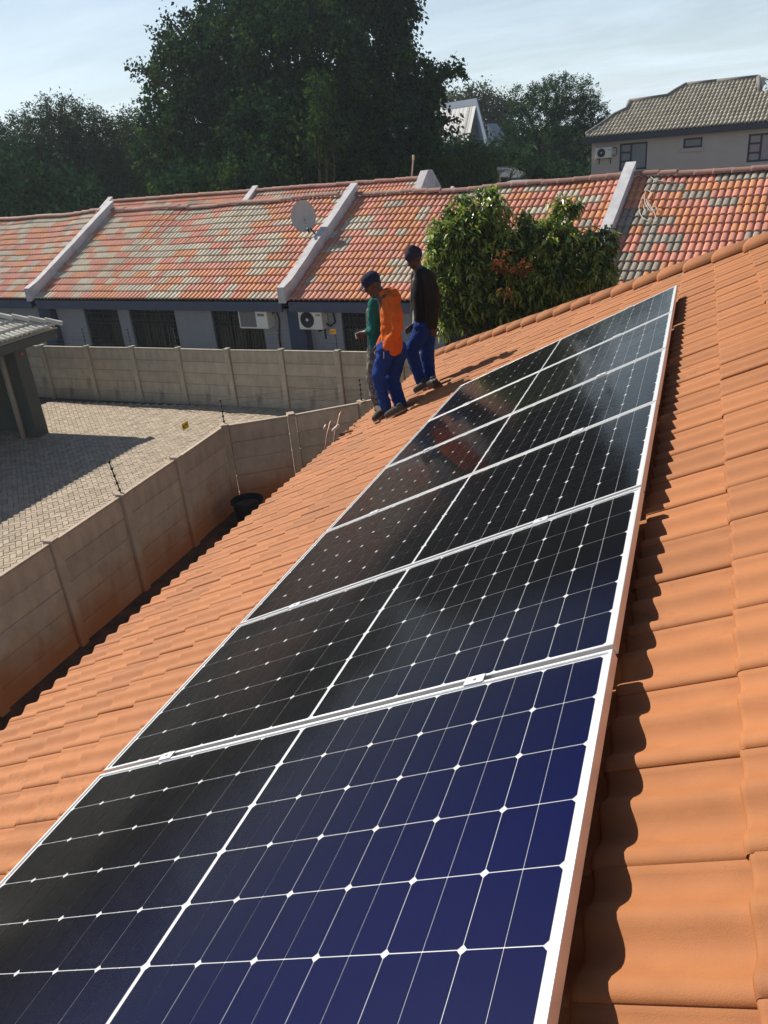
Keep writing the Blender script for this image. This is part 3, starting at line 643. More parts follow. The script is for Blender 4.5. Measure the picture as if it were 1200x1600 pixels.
# window-type unit with flat grille
Mb = frame(NH(9.42, WD, -1.72), ev, nv, (0, 0, 1)); t = thing('air_conditioner', 'box air conditioner with square grey grille under the eave of the neighbour house', 'air conditioner', Mb, 'outdoor air conditioner units')
mb = MB(); w_, h_, d_2 = .95, .50, .34; mb.box(0, w_, -d_2, 0, 0, h_, Mb, bev=.012); mb.build('casing', m_ac, t)
mb = MB(); mb.box(.05, .58, -d_2 - .004, -d_2 - .001, .045, h_ - .045, Mb); 
for k in range(16): z = .06 + k * .025; mb.box(.06, .57, -d_2 - .012, -d_2 - .0045, z, z + .012, Mb)
mb.build('grille', m_grill, t)
mb = MB(); mb.box(.64, .86, -d_2 - .003, -d_2 - .001, h_ - .17, h_ - .10, Mb); mb.build('badge', m_grill, t)
mb = MB(); mb.tube([Mb @ Vector((w_, -.1, .35)), Mb @ Vector((w_ + .12, -.06, .42)), Mb @ Vector((w_ + .16, -.03, .2)), Mb @ Vector((w_ + .08, -.03, -.3)), Mb @ Vector((w_ + .08, -.03, -1.2))], .02, 7); mb.build('insulated_pipe', m_blackp, t)

# satellite dish on the second parapet
dc = gd(474, 338, 1); P_d = hit(474, 338, nv, NH(10.75, 2.15, 0)); nd_ = (Vector(CW) + Vector((-1.5, 0, 2.5)) - P_d).normalized()
t = thing('satellite_dish', 'white oval satellite dish beside the middle parapet of the tiled roof', 'satellite dish', P_d - Vector((0, 0, .5)))
upd = (Vector((0, 0, 1)) - nd_ * nd_.z).normalized(); xd = upd.cross(nd_); Md = frame(P_d, xd, upd, nd_)
mb = MB(); Msc = Md @ Matrix.Diagonal((.33, .40, .33, 1)); mb.lathe([(0, -.16), (.3, -.145), (.6, -.10), (.85, -.04), (1, 0), (1.02, .01), (1.0, -.015), (.8, -.07), (.4, -.16), (0, -.19)], Msc, 36)
mb.build('reflector', mat('dish_paint', (.44, .44, .42), .6), t)
mb = MB(); lnb = Md @ Vector((.12, -.42, .40)); mb.tube([Md @ Vector((.02, -.36, -.02)), lnb], .014, 6); mb.build('feed_arm', m_steel, t)
mb = MB(); dd = (P_d - lnb).normalized(); mb.tube([lnb - dd * .05, lnb + dd * .02, lnb + dd * .03, lnb + dd * .1], [.025, .025, .035, .035], 10); mb.build('receiver', m_blackp, t)
mb = MB(); wp = NH(10.9, 2.1, 0); zz = -.95 + math.tan(PIT) * 2.1 + .22; mb.tube([Md @ Vector((0, -.05, -.06)), Md @ Vector((0, -.12, -.2)), Vector((wp.x, wp.y, zz))], .022, 8); mb.build('bracket', m_steel, t)
mb = MB(); 
for (x, y, w2, h2) in ((-.03, -.04, .02, .02), (.02, -.05, .02, .02), (0, -.12, .05, .05), (.02, -.19, .03, .04)): mb.box(x, x + w2, y, y + h2, -.045, -.035, Md)
mb.build('logo_mark', m_grill, t)

# white cable tangle on the right-hand roof bay
def on_nroof(x, y, h=.07):
    n = nv * -math.sin(PIT) + Vector((0, 0, math.cos(PIT))); return hit(x, y, n, E0 + n * h)
m_cab = mat('white_cable', (.62, .60, .56), .6)
rs = random.Random(3); pts = []
key = [(1007, 303), (1010, 296), (1020, 302), (1013, 312), (1004, 322), (1010, 333), (1024, 320), (1028, 330), (1016, 328), (1008, 308), (1014, 318), (1022, 330), (1026, 343), (1010, 345), (1000, 336), (998, 322), (1003, 310), (1008, 300), (1006, 316), (1018, 334), (1028, 322)]
for i in range(len(key) - 1):
    for k in range(4):
        t_ = k / 4; a, b = key[i], key[i + 1]; pts.append(on_nroof(a[0] * (1 - t_) + b[0] * t_, a[1] * (1 - t_) + b[1] * t_, .07 + .05 * rs.random()))
for _ in range(3): pts = [pts[0]] + [(pts[i - 1] + pts[i] * 2 + pts[i + 1]) / 4 for i in range(1, len(pts) - 1)] + [pts[-1]]
mb = MB(); mb.tube(pts, .0075, 6); tag(mb.build('cable', m_cab), 'tangled white cable lying on the tiles right of the white parapet', 'cable')
pts = [on_nroof(x, y, .1) for x, y in ((1000, 274), (1012, 272), (1022, 281), (1034, 283), (1046, 284), (1058, 286))]
mb = MB(); mb.tube(pts, .010, 5); tag(mb.build('cable', m_cab), 'short loose white cable near the ridge right of the white parapet', 'cable')

# second roof behind
sb = thing('rear_house', 'second mottled red tile roof showing behind the neighbour house ridge', 'house', NH(4, 9, GZ))
D2 = 9.17 - RD; zr = lambda s: 1.18 + (10.8 - s) * .0215
tile_field(sb, -3.9, 10.7, D2 + .75, 1.30 - math.sin(PIT) * 3.84 + .0, 12, 0, lambda s, r: random.choices((0, 1, 2, 3), (1.2, 5, 2.4, 1.2))[0], sagf=False)
z2 = 1.30; dr2 = D2 + .75 + math.cos(PIT) * 3.84
mb = MB(); mb.add([NH(-3.9, D2 + .75, z2 - math.sin(PIT) * 3.84 - .04), NH(10.8, D2 + .75, z2 - math.sin(PIT) * 3.84 - .04), NH(10.8, dr2, z2 - .03), NH(-3.9, dr2, z2 - .03), NH(10.8, dr2 + 4, z2 - 2), NH(-3.9, dr2 + 4, z2 - 2)], [(0, 1, 2, 3), (3, 2, 4, 5)]); mb.build('roof_deck', m_t[1], sb)
s = -3.9
while s < 10.6: link('ridge_cap', nc_mesh, sb, frame(NH(s, dr2, z2 + .02 + random.uniform(-.01, .01)), ev, nv, (0, 0, 1))); s += .4
for sa, sb_ in ((-4.15, -3.9), (3.5, 3.75)):
    mb = MB(); mb.poly([NH(sa, D2 + .6, z2 - 1.9), NH(sa, dr2 + .1, z2 + .22), NH(sa, dr2 + .15, z2 - .4), NH(sa, D2 + .8, z2 - 2.3)], ev, sb_ - sa); mb.build('parapet', m_par, sb)
mb = MB(); mb.poly([NH(10.7, D2 + 2.6, z2 - .9), NH(10.7, dr2 - .1, z2 + .28), NH(10.7, dr2 + .25, z2 + .28), NH(10.7, dr2 + .9, z2 - .3), NH(10.7, dr2 + 1.5, z2 - 1.2)], ev, .28); mb.build('parapet', m_par, sb)
mb = MB(); mb.poly([NH(-4, D2 + 1.1, GZ), NH(10.9, D2 + 1.1, GZ), NH(10.9, dr2 + 3.5, GZ), NH(-4, dr2 + 3.5, GZ)], (0, 0, 1), 2.3); mb.build('wall', m_nwall, sb)
# annexe: small orange bit right of it
an = thing('annexe', 'small orange tiled annexe roof with white gable edge peeping over the ridge', 'house', NH(11.8, 8.5, GZ))
mb = MB(); a0 = 11.05; mb.poly([NH(a0, 7.2, .2), NH(12.05, 7.2, .2), NH(12.05, 8.6, .96), NH(a0, 8.6, .96)], (0, 0, 1), .05)
mb.build('roof', m_t[2], an); mb = MB(); mb.poly([NH(12.05, 7.1, .1), NH(12.05, 8.65, 1.06), NH(12.05, 9.0, .9), NH(12.05, 9.0, GZ), NH(12.05, 7.1, GZ)], ev, .1); mb.build('gable', m_par, an)
# antenna rod
p = hit(643, 277, nv, NH(10.82, dr2 + .2, 0)); t = thing('antenna_mast', 'thin antenna mast with a pale tip on the rear parapet', 'antenna', p)
top = hit(646, 243, nv, p); mb = MB(); mb.tube([p, p.lerp(top, .85), top], [.03, .024, .022], 6); mb.build('rod', m_alu2, t)
mb = MB(); mb.tube([p.lerp(top, .8), top + (top - p) * .02], [.05, .04], 6); mb.build('tip', mat('yellowed_plastic', (.6, .55, .3), .5), t)

# ---------------------------------------------------------------- carport at the left
cp = thing('carport', 'dark open carport with grey tile roof at the left edge', 'carport', (-13.5, 11.5, GZ))
CX, CY, CZ = -12.14, 13.25, -.93
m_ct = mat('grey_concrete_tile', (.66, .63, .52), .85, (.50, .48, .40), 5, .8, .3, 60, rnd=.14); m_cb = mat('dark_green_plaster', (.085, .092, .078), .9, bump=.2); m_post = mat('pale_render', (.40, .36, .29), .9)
ct_mesh = ST.mesh('roof_tile', m_ct)
pc = rad(22)
# face towards +x (right): eave along Y at x=CX
for r in range(7):
    for k in range(30):
        y = CY - .25 - r * .30 * 1.0 - k * .3
        if y < 4.0 + r * .3: continue
        M_ = frame((CX - math.cos(pc) * r * .32, y, CZ + math.sin(pc) * r * .32 + .10), (0, 1, 0), (-math.cos(pc), 0, math.sin(pc)), (math.sin(pc), 0, math.cos(pc)))
        M_ = M_ @ T(0, 0, 0)
        link('roof_tile', ct_mesh, cp, M_)
mb = MB(); R_ = 2.4
mb.add([(CX - .03, CY, CZ), (CX - R_, CY - R_, CZ + math.tan(pc) * R_), (CX - R_, 4 + R_, CZ + math.tan(pc) * R_), (CX, 4, CZ),
        (CX - 2 * R_, CY, CZ), (CX - 2 * R_, 4, CZ)], [(0, 1, 2, 3), (0, 4, 1), (1, 4, 5, 2), (2, 5, 3)])
mb.build('roof_deck', m_ct, cp)
hd = Vector((-1, -1, math.tan(pc))).normalized(); hs_ = Vector((1, -1, 0)).normalized(); hn = hd.cross(hs_)
HC = MB()
for (x, r) in ((0, .13), (.02, .14), (.05, .13), (.40, .115)):
    for k in range(9): a = math.pi * k / 8; HC.v.append((x, -math.cos(a) * r, math.sin(a) * r * .75))
for i in range(3):
    for k in range(8): a = i * 9 + k; HC.f.append((a, a + 1, a + 10, a + 9)); HC.m.append(0); HC.sm.append(True)
HC.f.append(tuple(range(8, -1, -1))); HC.m.append(0); HC.sm.append(False)
hc_mesh = HC.mesh('hip_cap', m_ct)
if hn.z < 0: hs_ = -hs_; hn = -hn
for k in range(9):
    link('hip_cap', hc_mesh, cp, frame(Vector((CX + .06, CY + .06, CZ + .05)) + hd * (k * .36), hd, hs_, hn) @ Matrix.Rotation(-.14, 4, 'Y'))
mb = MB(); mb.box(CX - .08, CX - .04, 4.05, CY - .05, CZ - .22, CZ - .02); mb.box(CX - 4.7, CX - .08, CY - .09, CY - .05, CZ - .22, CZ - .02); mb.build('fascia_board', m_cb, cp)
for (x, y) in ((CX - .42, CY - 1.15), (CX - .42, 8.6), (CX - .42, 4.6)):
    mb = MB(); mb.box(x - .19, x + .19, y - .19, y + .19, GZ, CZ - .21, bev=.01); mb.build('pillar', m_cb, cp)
    mb = MB(); mb.box(x - .21, x - .02, y - .205, y - .192, GZ + .01, CZ - .23); 
mb = MB(); mb.tube([(CX - .62, CY - 1.38, GZ), (CX - .62, CY - 1.38, CZ - .2)], .075, 4); mb.build('pillar', m_post, cp)
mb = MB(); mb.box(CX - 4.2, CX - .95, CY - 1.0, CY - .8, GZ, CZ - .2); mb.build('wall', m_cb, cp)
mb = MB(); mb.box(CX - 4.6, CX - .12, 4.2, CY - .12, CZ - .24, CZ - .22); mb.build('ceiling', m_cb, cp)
mb = MB(); c_ = hit(34, 553, (0, 1, 0), (0, CY - 1.4, 0)); mb.lathe([(0, -.03), (.03, -.02), (.035, .01), (.02, .03), (0, .035)], T(c_), 10); tag(mb.build('red_lamp', mat('red_plastic', (.6, .06, .03), .4)), 'small red lamp fixed under the carport eave', 'lamp')

# ---------------------------------------------------------------- far double-storey house, right
fh = thing('double_storey_house', 'grey double-storey house with ribbed tile roof at the upper right', 'house', gd(1050, 330, 40))
A0 = gd(925, 214, 42); A0.z = 2.05; fe = Vector((.985, -.17, 0)).normalized(); fn = Vector((.17, .985, 0)).normalized()
def FH(s, d, z): return Vector((A0.x + fe.x * s + fn.x * d, A0.y + fe.y * s + fn.y * d, z))
m_fwall = mat('pale_grey_plaster', (.58, .52, .48), .9, (.52, .465, .43), .8, .8, .1, 50); m_ft = mat('cream_ribbed_tile', (.46, .41, .31), .6, (.33, .29, .22), 3, .9, rnd=.18)
m_ffas = mat('slate_fascia', (.06, .065, .085), .7)
def fhit(x, y, d=0): 
    p = hit(x, y, fn, FH(0, d, 0)); return ((p - A0).dot(fe), p.z)
mb = MB(); wins = []
for (x0_, y0_, x1_, y1_, kind) in ((967, 221, 1012, 267, 2), (1067, 214, 1098, 232, 1), (1166, 206, 1215, 254, 3)):
    s0, z0_ = fhit(x0_, y1_); s1, z1_ = fhit(x1_, y0_); wins.append((s0, s1, z0_, z1_, kind))
xs2 = [0.0]
fcol = [0.0] + [q for w2 in wins for q in w2[:2]] + [16.0]; ztop = 2.0
for i in range(len(fcol) - 1):
    a, b = fcol[i], fcol[i + 1]
    if i % 2 == 0: mb.poly([FH(a, 0, GZ), FH(b, 0, GZ), FH(b, .25, GZ), FH(a, .25, GZ)], (0, 0, 1), ztop - GZ)
    else:
        w2 = wins[i // 2]; mb.poly([FH(a, 0, GZ), FH(b, 0, GZ), FH(b, .25, GZ), FH(a, .25, GZ)], (0, 0, 1), w2[2] - GZ)
        mb.poly([FH(a, 0, w2[3]), FH(b, 0, w2[3]), FH(b, .25, w2[3]), FH(a, .25, w2[3])], (0, 0, 1), ztop - w2[3])
mb.poly([FH(0, .25, GZ), FH(.25, .25, GZ), FH(.25, 9, GZ), FH(0, 9, GZ)], (0, 0, 1), ztop - GZ)
mb.build('wall', m_fwall, fh)
for (a, b, z0_, z1_, kind) in wins:
    fr0 = MB()
    def bb(mb, s0, s1, z0, z1, d0=.05, d1=.12): mb.poly([FH(s0, d0, z0), FH(s1, d0, z0), FH(s1, d1, z0), FH(s0, d1, z0)], (0, 0, 1), z1 - z0)
    t_ = .09
    bb(fr0, a, b, z0_, z0_ + t_); bb(fr0, a, b, z1_ - t_, z1_); bb(fr0, a, a + t_, z0_, z1_); bb(fr0, b - t_, b, z0_, z1_)
    if kind != 1:
        mid = a + (b - a) * (.38 if kind == 2 else .42); bb(fr0, mid, mid + t_, z0_, z1_, .04, .13)
        for q in (.33, .66): zq = z0_ + (z1_ - z0_) * q; bb(fr0, a, mid, zq - t_ / 2, zq + t_ / 2)
    f = fr0.build('window', m_ffas, fh)
    mb = MB(); mb.poly([FH(a, .09, z0_), FH(b, .09, z0_), FH(b, .1, z0_), FH(a, .1, z0_)], (0, 0, 1), z1_ - z0_); mb.build('pane', m_paneb, f)
    mb = MB(); mb.poly([FH(a - .1, -.12, z0_ - .16), FH(b + .1, -.12, z0_ - .16), FH(b + .1, .05, z0_ - .16), FH(a - .1, .05, z0_ - .16)], (0, 0, 1), .14); mb.build('sill', m_fwall, f)
# roof: outline traced in the sloping front plane, ribbed tiles built as waves inside it
fp = rad(24); ft = fn * math.cos(fp) + Vector((0, 0, math.sin(fp))); fnn = fn * -math.sin(fp) + Vector((0, 0, math.cos(fp))); O_ = FH(-.35, -.5, 2.02)
outl = []
for x, y in ((917, 211), (940, 196), (960, 181), (980, 172), (984, 160), (1042, 152), (1056, 143), (1072, 134), (1120, 129), (1185, 122.5), (1187, 144), (1230, 141), (1300, 200)):
    p = hit(x, y, fnn, O_); outl.append(((p - O_).dot(fe), (p - O_).dot(ft)))
def topat(s):
    for (s0, t0), (s1, t1) in zip(outl[:-1], outl[1:]):
        if s0 <= s <= s1 and s1 > s0 + 1e-6: return t0 + (t1 - t0) * (s - s0) / (s1 - s0)
    return 0
mb = MB(); s = .15
while s < 15:
    tp = topat(s + .1); r = 0
    while r * .40 < tp - .05:
        v0, v1 = r * .40, min(tp, r * .40 + .42)
        pr = [(0, -.05), (.03, .02), (.10, .055), (.17, .02), (.20, -.05)]
        vs = [O_ + fe * (s + x) + ft * vv + fnn * (z + zz + .04) for vv, zz in ((v1, -.02), (v0, .03), (v0, -.04)) for x, z in pr]
        mb.add(vs, [(j * 5 + i, (j + 1) * 5 + i, (j + 1) * 5 + i + 1, j * 5 + i + 1) for j in range(2) for i in range(4)], 0, True)
        r += 1
    s += .20
mb.build('roof_tiles', m_ft, fh)['kind'] = 'stuff'
mb = MB(); pl2 = [O_ + fe * a + ft * max(b, 0) for a, b in outl[:-1]]; 
pl2 = pl2 + [O_ + fe * outl[-2][0]]
mb.poly(pl2, fnn, -.12); back = [p + fn * 6 - Vector((0, 0, p.z - O_.z)) for p in pl2[:-1]]
for i in range(len(pl2) - 2): mb.add([pl2[i], pl2[i + 1], back[i + 1], back[i]], [(0, 1, 2, 3)])
mb.build('roof_deck', m_ffas, fh)
m_fcap = mat('grey_hip_cap', (.20, .19, .17), .8)
mb = MB()
for i in range(len(outl) - 3): mb.tube([O_ + fe * outl[i][0] + ft * outl[i][1] + fnn * .06, O_ + fe * outl[i + 1][0] + ft * outl[i + 1][1] + fnn * .06], .12, 8)
mb.build('ridge', m_fcap, fh)
mb = MB(); mb.poly([O_ + fe * outl[9][0] + ft * outl[10][1], O_ + fe * outl[9][0] + ft * (outl[9][1] + .15), O_ + fe * outl[9][0] + ft * (outl[9][1] + .15) + fn * 2, O_ + fe * outl[9][0] + ft * outl[10][1] + fn * 2], fe, .15); mb.build('parapet', m_fwall, fh)
mb = MB(); mb.poly([FH(-.4, -.52, 1.72), FH(16, -.52, 1.72), FH(16, -.40, 1.72), FH(-.4, -.40, 1.72)], (0, 0, 1), .28); mb.poly([FH(-.4, -.4, 1.74), FH(16, -.4, 1.74), FH(16, 0.0, 1.74), FH(-.4, 0.0, 1.74)], (0, 0, 1), .04); mb.build('fascia_board', m_ffas, fh)
s_, z_ = fhit(933, 247.5); s2, z2_ = fhit(958, 229); ac_split('small air conditioner on the wall of the far double-storey house', frame(FH(s_, 0, z_), fe, fn, (0, 0, 1)), s2 - s_, z2_ - z_, .35, None)

# ---------------------------------------------------------------- A-frame house and sheds
m_zinc = mat('pale_metal_sheet', (.34, .35, .36), .5, (.34, .35, .36), 2, .7); m_timber = mat('dark_timber', (.06, .045, .04), .9); m_blue = mat('blue_grey_sheet', (.22, .27, .36), .5)
af = thing('a_frame_house', 'steep grey A-frame roof house between the big tree and the right tree', 'house', gd(745, 260, 56))
dA = 56
ap = gd(746, 154, dA); bl = gd(731, 226, dA); br = gd(766, 232, dA - .5); back = gd(690, 163, dA + 2.5); backb = gd(672, 226, dA + 2.5)
mb = MB(); nrm_ = (bl - ap).cross(back - ap).normalized(); mb.poly([ap, bl, backb, back], nrm_, .12)
for k in range(1, 9):
    a = ap.lerp(back, k / 9) + nrm_ * -.03; b = bl.lerp(backb, k / 9) + nrm_ * -.03; mb.tube([a, b], .012, 4)
mb.build('roof', m_zinc, af)
bk2 = br + (back - ap)
mb = MB(); mb.poly([ap, br, bk2, back], (ap - br).cross(back - ap).normalized(), .12); mb.build('far_roof_slope', m_blue, af)
ins = (back - ap).normalized() * .5
mb = MB(); mb.poly([ap + ins, bl + ins, bl + ins - Vector((0, 0, 4)), br + ins - Vector((0, 0, 4)), br + ins], ins.normalized(), .15); mb.build('gable_wall', m_timber, af)
c1 = ap.lerp(bl.lerp(br, .45), .45) + ins * .8
mb = MB(); mb.poly([c1 + Vector((0, 0, .3)), bl.lerp(br, .3) + ins * .8 + Vector((0, 0, .2)), bl.lerp(br, .62) + ins * .8 + Vector((0, 0, .2))], -ins.normalized(), .1); mb.build('gable_panel', mat('brown_render', (.15, .11, .10), .9), af)
mb = MB(); a = gd(761, 193, dA - 1); b = gd(786, 228, dA - 2); c = gd(764, 229, dA - 2); mb.poly([a, b, c], (0, 1, 0), 3.0); mb.build('side_roof', m_blue, af)
sh = thing('shed', 'low shed with pale sheet roof half hidden beneath the right tree', 'shed', gd(800, 300, 30))
mb = MB(); P_ = [gd(776, 263, 31), gd(800, 262, 31), gd(822, 273, 30), gd(812, 281, 29), gd(782, 279, 29)]; mb.poly(P_, (0, 0, 1), .06); mb.build('roof', mat('dull_sheet', (.10, .11, .12), .9), sh)
mb = MB(); mb.poly([p - Vector((0, 0, .02)) for p in (P_[0], P_[2], P_[3], P_[4])], (0, 0, -1), 3.5); mb.build('wall', m_timber, sh)
sh = thing('shed', 'flat grey slab roof just above the neighbour ridge, right of the shed', 'shed', gd(805, 320, 26))
mb = MB(); P_ = [gd(786, 291, 26), gd(800, 286, 28), gd(832, 285, 28), gd(826, 289, 26)]; mb.poly(P_, (0, 0, 1), .1); mb.build('roof', m_zinc, sh)
mb = MB(); mb.poly([p - Vector((0, 0, .02)) for p in P_], (0, 0, -1), 3.5); mb.build('wall', m_timber, sh)

# ---------------------------------------------------------------- vegetation
m_hill = mat('wooded_hill', (.022, .036, .018), .95, (.012, .02, .012), .4, .9, .8, 2)
hv = []; nxh, nyh = 120, 14
for jj in range(nyh):
    for ii in range(nxh):
        X = -190 + ii * 2.3; Y = 82 + jj * 7.0; q_ = math.sin(math.pi * min(jj / 8, 1) / 2) if jj < 8 else 1 - (jj - 8) * .1
        hv.append((X, Y, GZ - .3 + q_ * (6.2 + 1.4 * mnoise.noise(Vector((X * .05, Y * .05, 0))) + 1.5 * mnoise.noise(Vector((X * .4, Y * .4, 2))))))
mb = MB(); mb.add(hv, [(b * nxh + a, b * nxh + a + 1, (b + 1) * nxh + a + 1, (b + 1) * nxh + a) for b in range(nyh - 1) for a in range(nxh - 1)], 0, True); tag(mb.build('hill', m_hill), kind='structure')
def leaf_mesh(name, pos, dirs, ups, ln, wd, mats, mi=None, bend=.25):
    """numpy: each leaf is a bent pair of triangles-quads (6 verts, 2 quads)"""
    n = len(pos); side = np.cross(dirs, ups); side /= np.linalg.norm(side, axis=1, keepdims=True) + 1e-9
    nrm = np.cross(side, dirs); ln = ln[:, None]; wd = wd[:, None]
    base = pos; mid = pos + dirs * ln * .5; tip = pos + dirs * ln * 1.0 - np.array([0, 0, 1]) * ln * bend
    V = np.empty((n, 4, 3)); V[:, 0] = base; V[:, 1] = mid + side * wd * .5 + nrm * wd * .15; V[:, 2] = tip; V[:, 3] = mid - side * wd * .5 + nrm * wd * .15
    me = bpy.data.meshes.new(name); me.vertices.add(4 * n); me.vertices.foreach_set('co', V.reshape(-1).astype(np.float32))
    me.loops.add(4 * n); me.loops.foreach_set('vertex_index', np.arange(4 * n, dtype=np.int32))
    me.polygons.add(n); me.polygons.foreach_set('loop_start', np.arange(0, 4 * n, 4, dtype=np.int32))
    for m in mats: me.materials.append(m)
    if mi is not None: me.polygons.foreach_set('material_index', mi.astype(np.int32))
    me.update(calc_edges=True); me.validate(); return me
def rdir(n, bias=(0, 0, 0)):
    d = rng.normal(size=(n, 3)) + np.array(bias); return d / np.linalg.norm(d, axis=1, keepdims=True)
def crown(lobes, n, leaf, clump, nclump, droop=-.3, aspect=.55, mats=None, shell=.55, mixp=None, feather=0.0):
    """leaves gathered in small clumps spread through ellipsoid lobes"""
    vol = np.array([l[1] * l[2] * l[3] for l in lobes]) ** .75; vol /= vol.sum(); P = []; Dd = []; MI = []
    for (c, rx, ry, rz), w_ in zip(lobes, vol):
        k = max(4, int(nclump * w_)); d = rdir(k); r = shell + (1 - shell) * rng.random(k) ** .6; r = np.where(rng.random(k) < .22, rng.random(k), r)
        cc = np.array(c) + d * r[:, None] * np.array([rx, ry, rz])
        m = max(1, int(n * w_ / k)); o = rng.normal(size=(k, m, 3)) * clump * (.6 + .8 * rng.random((k, 1, 1)))
        if feather: o = o * .45 + (d[:, None, :] * (rng.random((k, m, 1)) * feather))
        p = (cc[:, None, :] + o).reshape(-1, 3); P.append(p)
        dd = np.repeat(d, m, axis=0) * .6 + rdir(len(p)) * .8 + np.array([0, 0, droop]); Dd.append(dd / np.linalg.norm(dd, axis=1, keepdims=True))
        cm = rng.choice(len(mats), size=k, p=mixp) if mixp else np.zeros(k, int); MI.append(np.repeat(cm, m))
    P = np.concatenate(P); Dd = np.concatenate(Dd); MI = np.concatenate(MI); k = len(P)
    ln = leaf * (.6 + .8 * rng.random(k)); return P, Dd, rdir(k), ln, ln * aspect, MI
def limbs(mb, base, lobes, r0, fork=.45):
    base = Vector(base); cen = sum((Vector(l[0]) for l in lobes), Vector()) / len(lobes); fk = base.lerp(Vector((base.x * .6 + cen.x * .4, base.y * .6 + cen.y * .4, cen.z)), fork)
    mb.tube([base - Vector((0, 0, .2)), base.lerp(fk, .5) + Vector((r0 * .4, 0, 0)), fk], [r0 * 1.25, r0, r0 * .85], 9)
    for l in lobes:
        c = Vector(l[0]); mid = fk.lerp(c, .5) + Vector((random.uniform(-.2, .2), random.uniform(-.2, .2), .25)); mb.tube([fk, mid, c + Vector((0, 0, l[3] * .4))], [r0 * .6, r0 * .35, r0 * .08], 6)
        for _ in range(3):
            e = Vector(rdir(1)[0]); e.z = abs(e.z); mb.tube([mid.lerp(c, .6), c + Vector((e.x * l[1], e.y * l[2], e.z * l[3])) * .85], [r0 * .2, r0 * .04], 5)
m_bark = mat('bark', (.10, .075, .055), .95, (.05, .04, .03), 8, .9, .8, 30)
m_lf_dark = leafmat('leaf_dark_green', (.013, .042, .024), (.032, .080, .030), .22, .55)
m_lf_mid = leafmat('leaf_mid_green', (.04, .085, .018), (.075, .13, .028), .35, .45)
m_lf_acacia = leafmat('leaf_acacia', (.030, .050, .024), (.055, .080, .032), .3, .6)
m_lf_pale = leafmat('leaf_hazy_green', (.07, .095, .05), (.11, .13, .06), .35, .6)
m_lf_mango = leafmat('leaf_mango', (.16, .24, .03), (.42, .50, .10), .30, .28, valvar=.3)
m_lf_mangod = leafmat('leaf_mango_dark', (.028, .065, .010), (.07, .13, .02), .22, .3, valvar=.3)
m_lf_red = leafmat('leaf_new_red', (.28, .08, .03), (.16, .11, .03), .4, .35, valvar=.2)
def tree(name, label, cat, base, spec, dist, n, leaf, clump, nclump, mats, mixp=None, r0=.3, ddep=.75, **kw):
    """spec: lobes as (photo x, photo y, radius x, radius y in photo px, depth offset m)"""
    lobes = []
    for (x, y, rx, ry, dd) in spec:
        c = gd(x, y, dist + dd); k = (dist + dd) / F; lobes.append((tuple(c), rx * k, max(rx, ry) * k * ddep, ry * k))
    t = thing(name, label, cat, base); mb = MB(); limbs(mb, base, lobes, r0); mb.build('trunk', m_bark, t)
    P, Dd, U, ln, wd, MI = crown(lobes, n, leaf, clump, nclump, mats=mats, mixp=mixp, **kw)
    Bv = np.array(base); me = leaf_mesh('crown', P - Bv, Dd, U, ln, wd, mats, MI); link('crown', me, t, T(base)); return t
def gbase(x, dist, y=300):
    p = gd(x, y, dist); return (p.x, p.y, GZ)
big = [(470, -30, 120, 90, 1), (330, 110, 60, 60, 0), (280, 120, 34, 48, 0), (385, 70, 70, 75, -1), (470, 120, 110, 110, -1.5), (555, 60, 75, 80, 0), (615, 25, 34, 40, 0), (610, 150, 70, 66, 0),
       (330, 195, 80, 70, 0), (450, 220, 120, 75, -1.5), (580, 225, 100, 70, 0), (280, 240, 50, 50, 0), (240, 120, 20, 12, 0), (222, 108, 12, 8, 0), (262, 75, 10, 26, 0), (272, 45, 8, 16, 0), (302, 50, 20, 26, 0), (318, 18, 14, 20, 0), (372, -5, 26, 30, 0), (345, 40, 14, 18, 0),
       (650, 112, 24, 22, 0), (680, 118, 18, 12, 0), (705, 112, 16, 8, 0), (722, 104, 8, 6, 0), (640, 60, 14, 10, 0), (642, 20, 12, 14, 0), (590, -10, 24, 26, 0), (660, 150, 34, 26, 0), (240, 165, 20, 22, 0), (228, 200, 14, 18, 0), (235, 245, 18, 26, 0),
       (664, 205, 22, 28, 0), (704, 186, 17, 4, 0), (695, 207, 10, 5, 0), (655, 240, 36, 32, 0), (400, 270, 170, 30, -1), (560, 275, 140, 30, 0), (500, -120, 100, 60, 1)]
tree('big_fig_tree', 'huge dark broad-leaved tree towering over the roofs in the middle', 'tree', gbase(470, 37), big, 36, 150000, .19, .20, 3600, [m_lf_dark, m_lf_mid], [.72, .28], r0=.55, droop=-.35, aspect=.7, shell=.8)
strk = [(500, 140, 22, 30, -5), (505, 185, 26, 28, -5), (498, 225, 16, 24, -5), (520, 215, 20, 18, -5)]
tree('climbing_plant', 'bright green climber in the middle of the huge dark tree', 'plant', gbase(500, 31), strk, 36, 1800, .16, .16, 140, [m_lf_dark, m_lf_mid], [.45, .55], r0=.08)
lt = [(60, 240, 75, 55, 0), (120, 225, 70, 50, 0), (95, 195, 60, 32, 0), (160, 235, 50, 45, 0), (20, 270, 60, 55, 0), (60, 300, 110, 35, 0), (150, 285, 70, 35, 0), (-40, 250, 70, 60, 0), (-110, 280, 70, 60, 2)]
tree('acacia_tree', 'feathery dark green thorn tree at the left behind the roofs', 'tree', gbase(90, 46), lt, 44, 80000, .19, .22, 3200, [m_lf_acacia, m_lf_dark], [.7, .3], r0=.3, droop=.25, aspect=.30, feather=.5)
bt = [(195, 215, 35, 35, 0), (215, 200, 40, 28, 0), (225, 240, 50, 50, 0), (180, 270, 60, 40, 0), (230, 285, 50, 30, 0)]
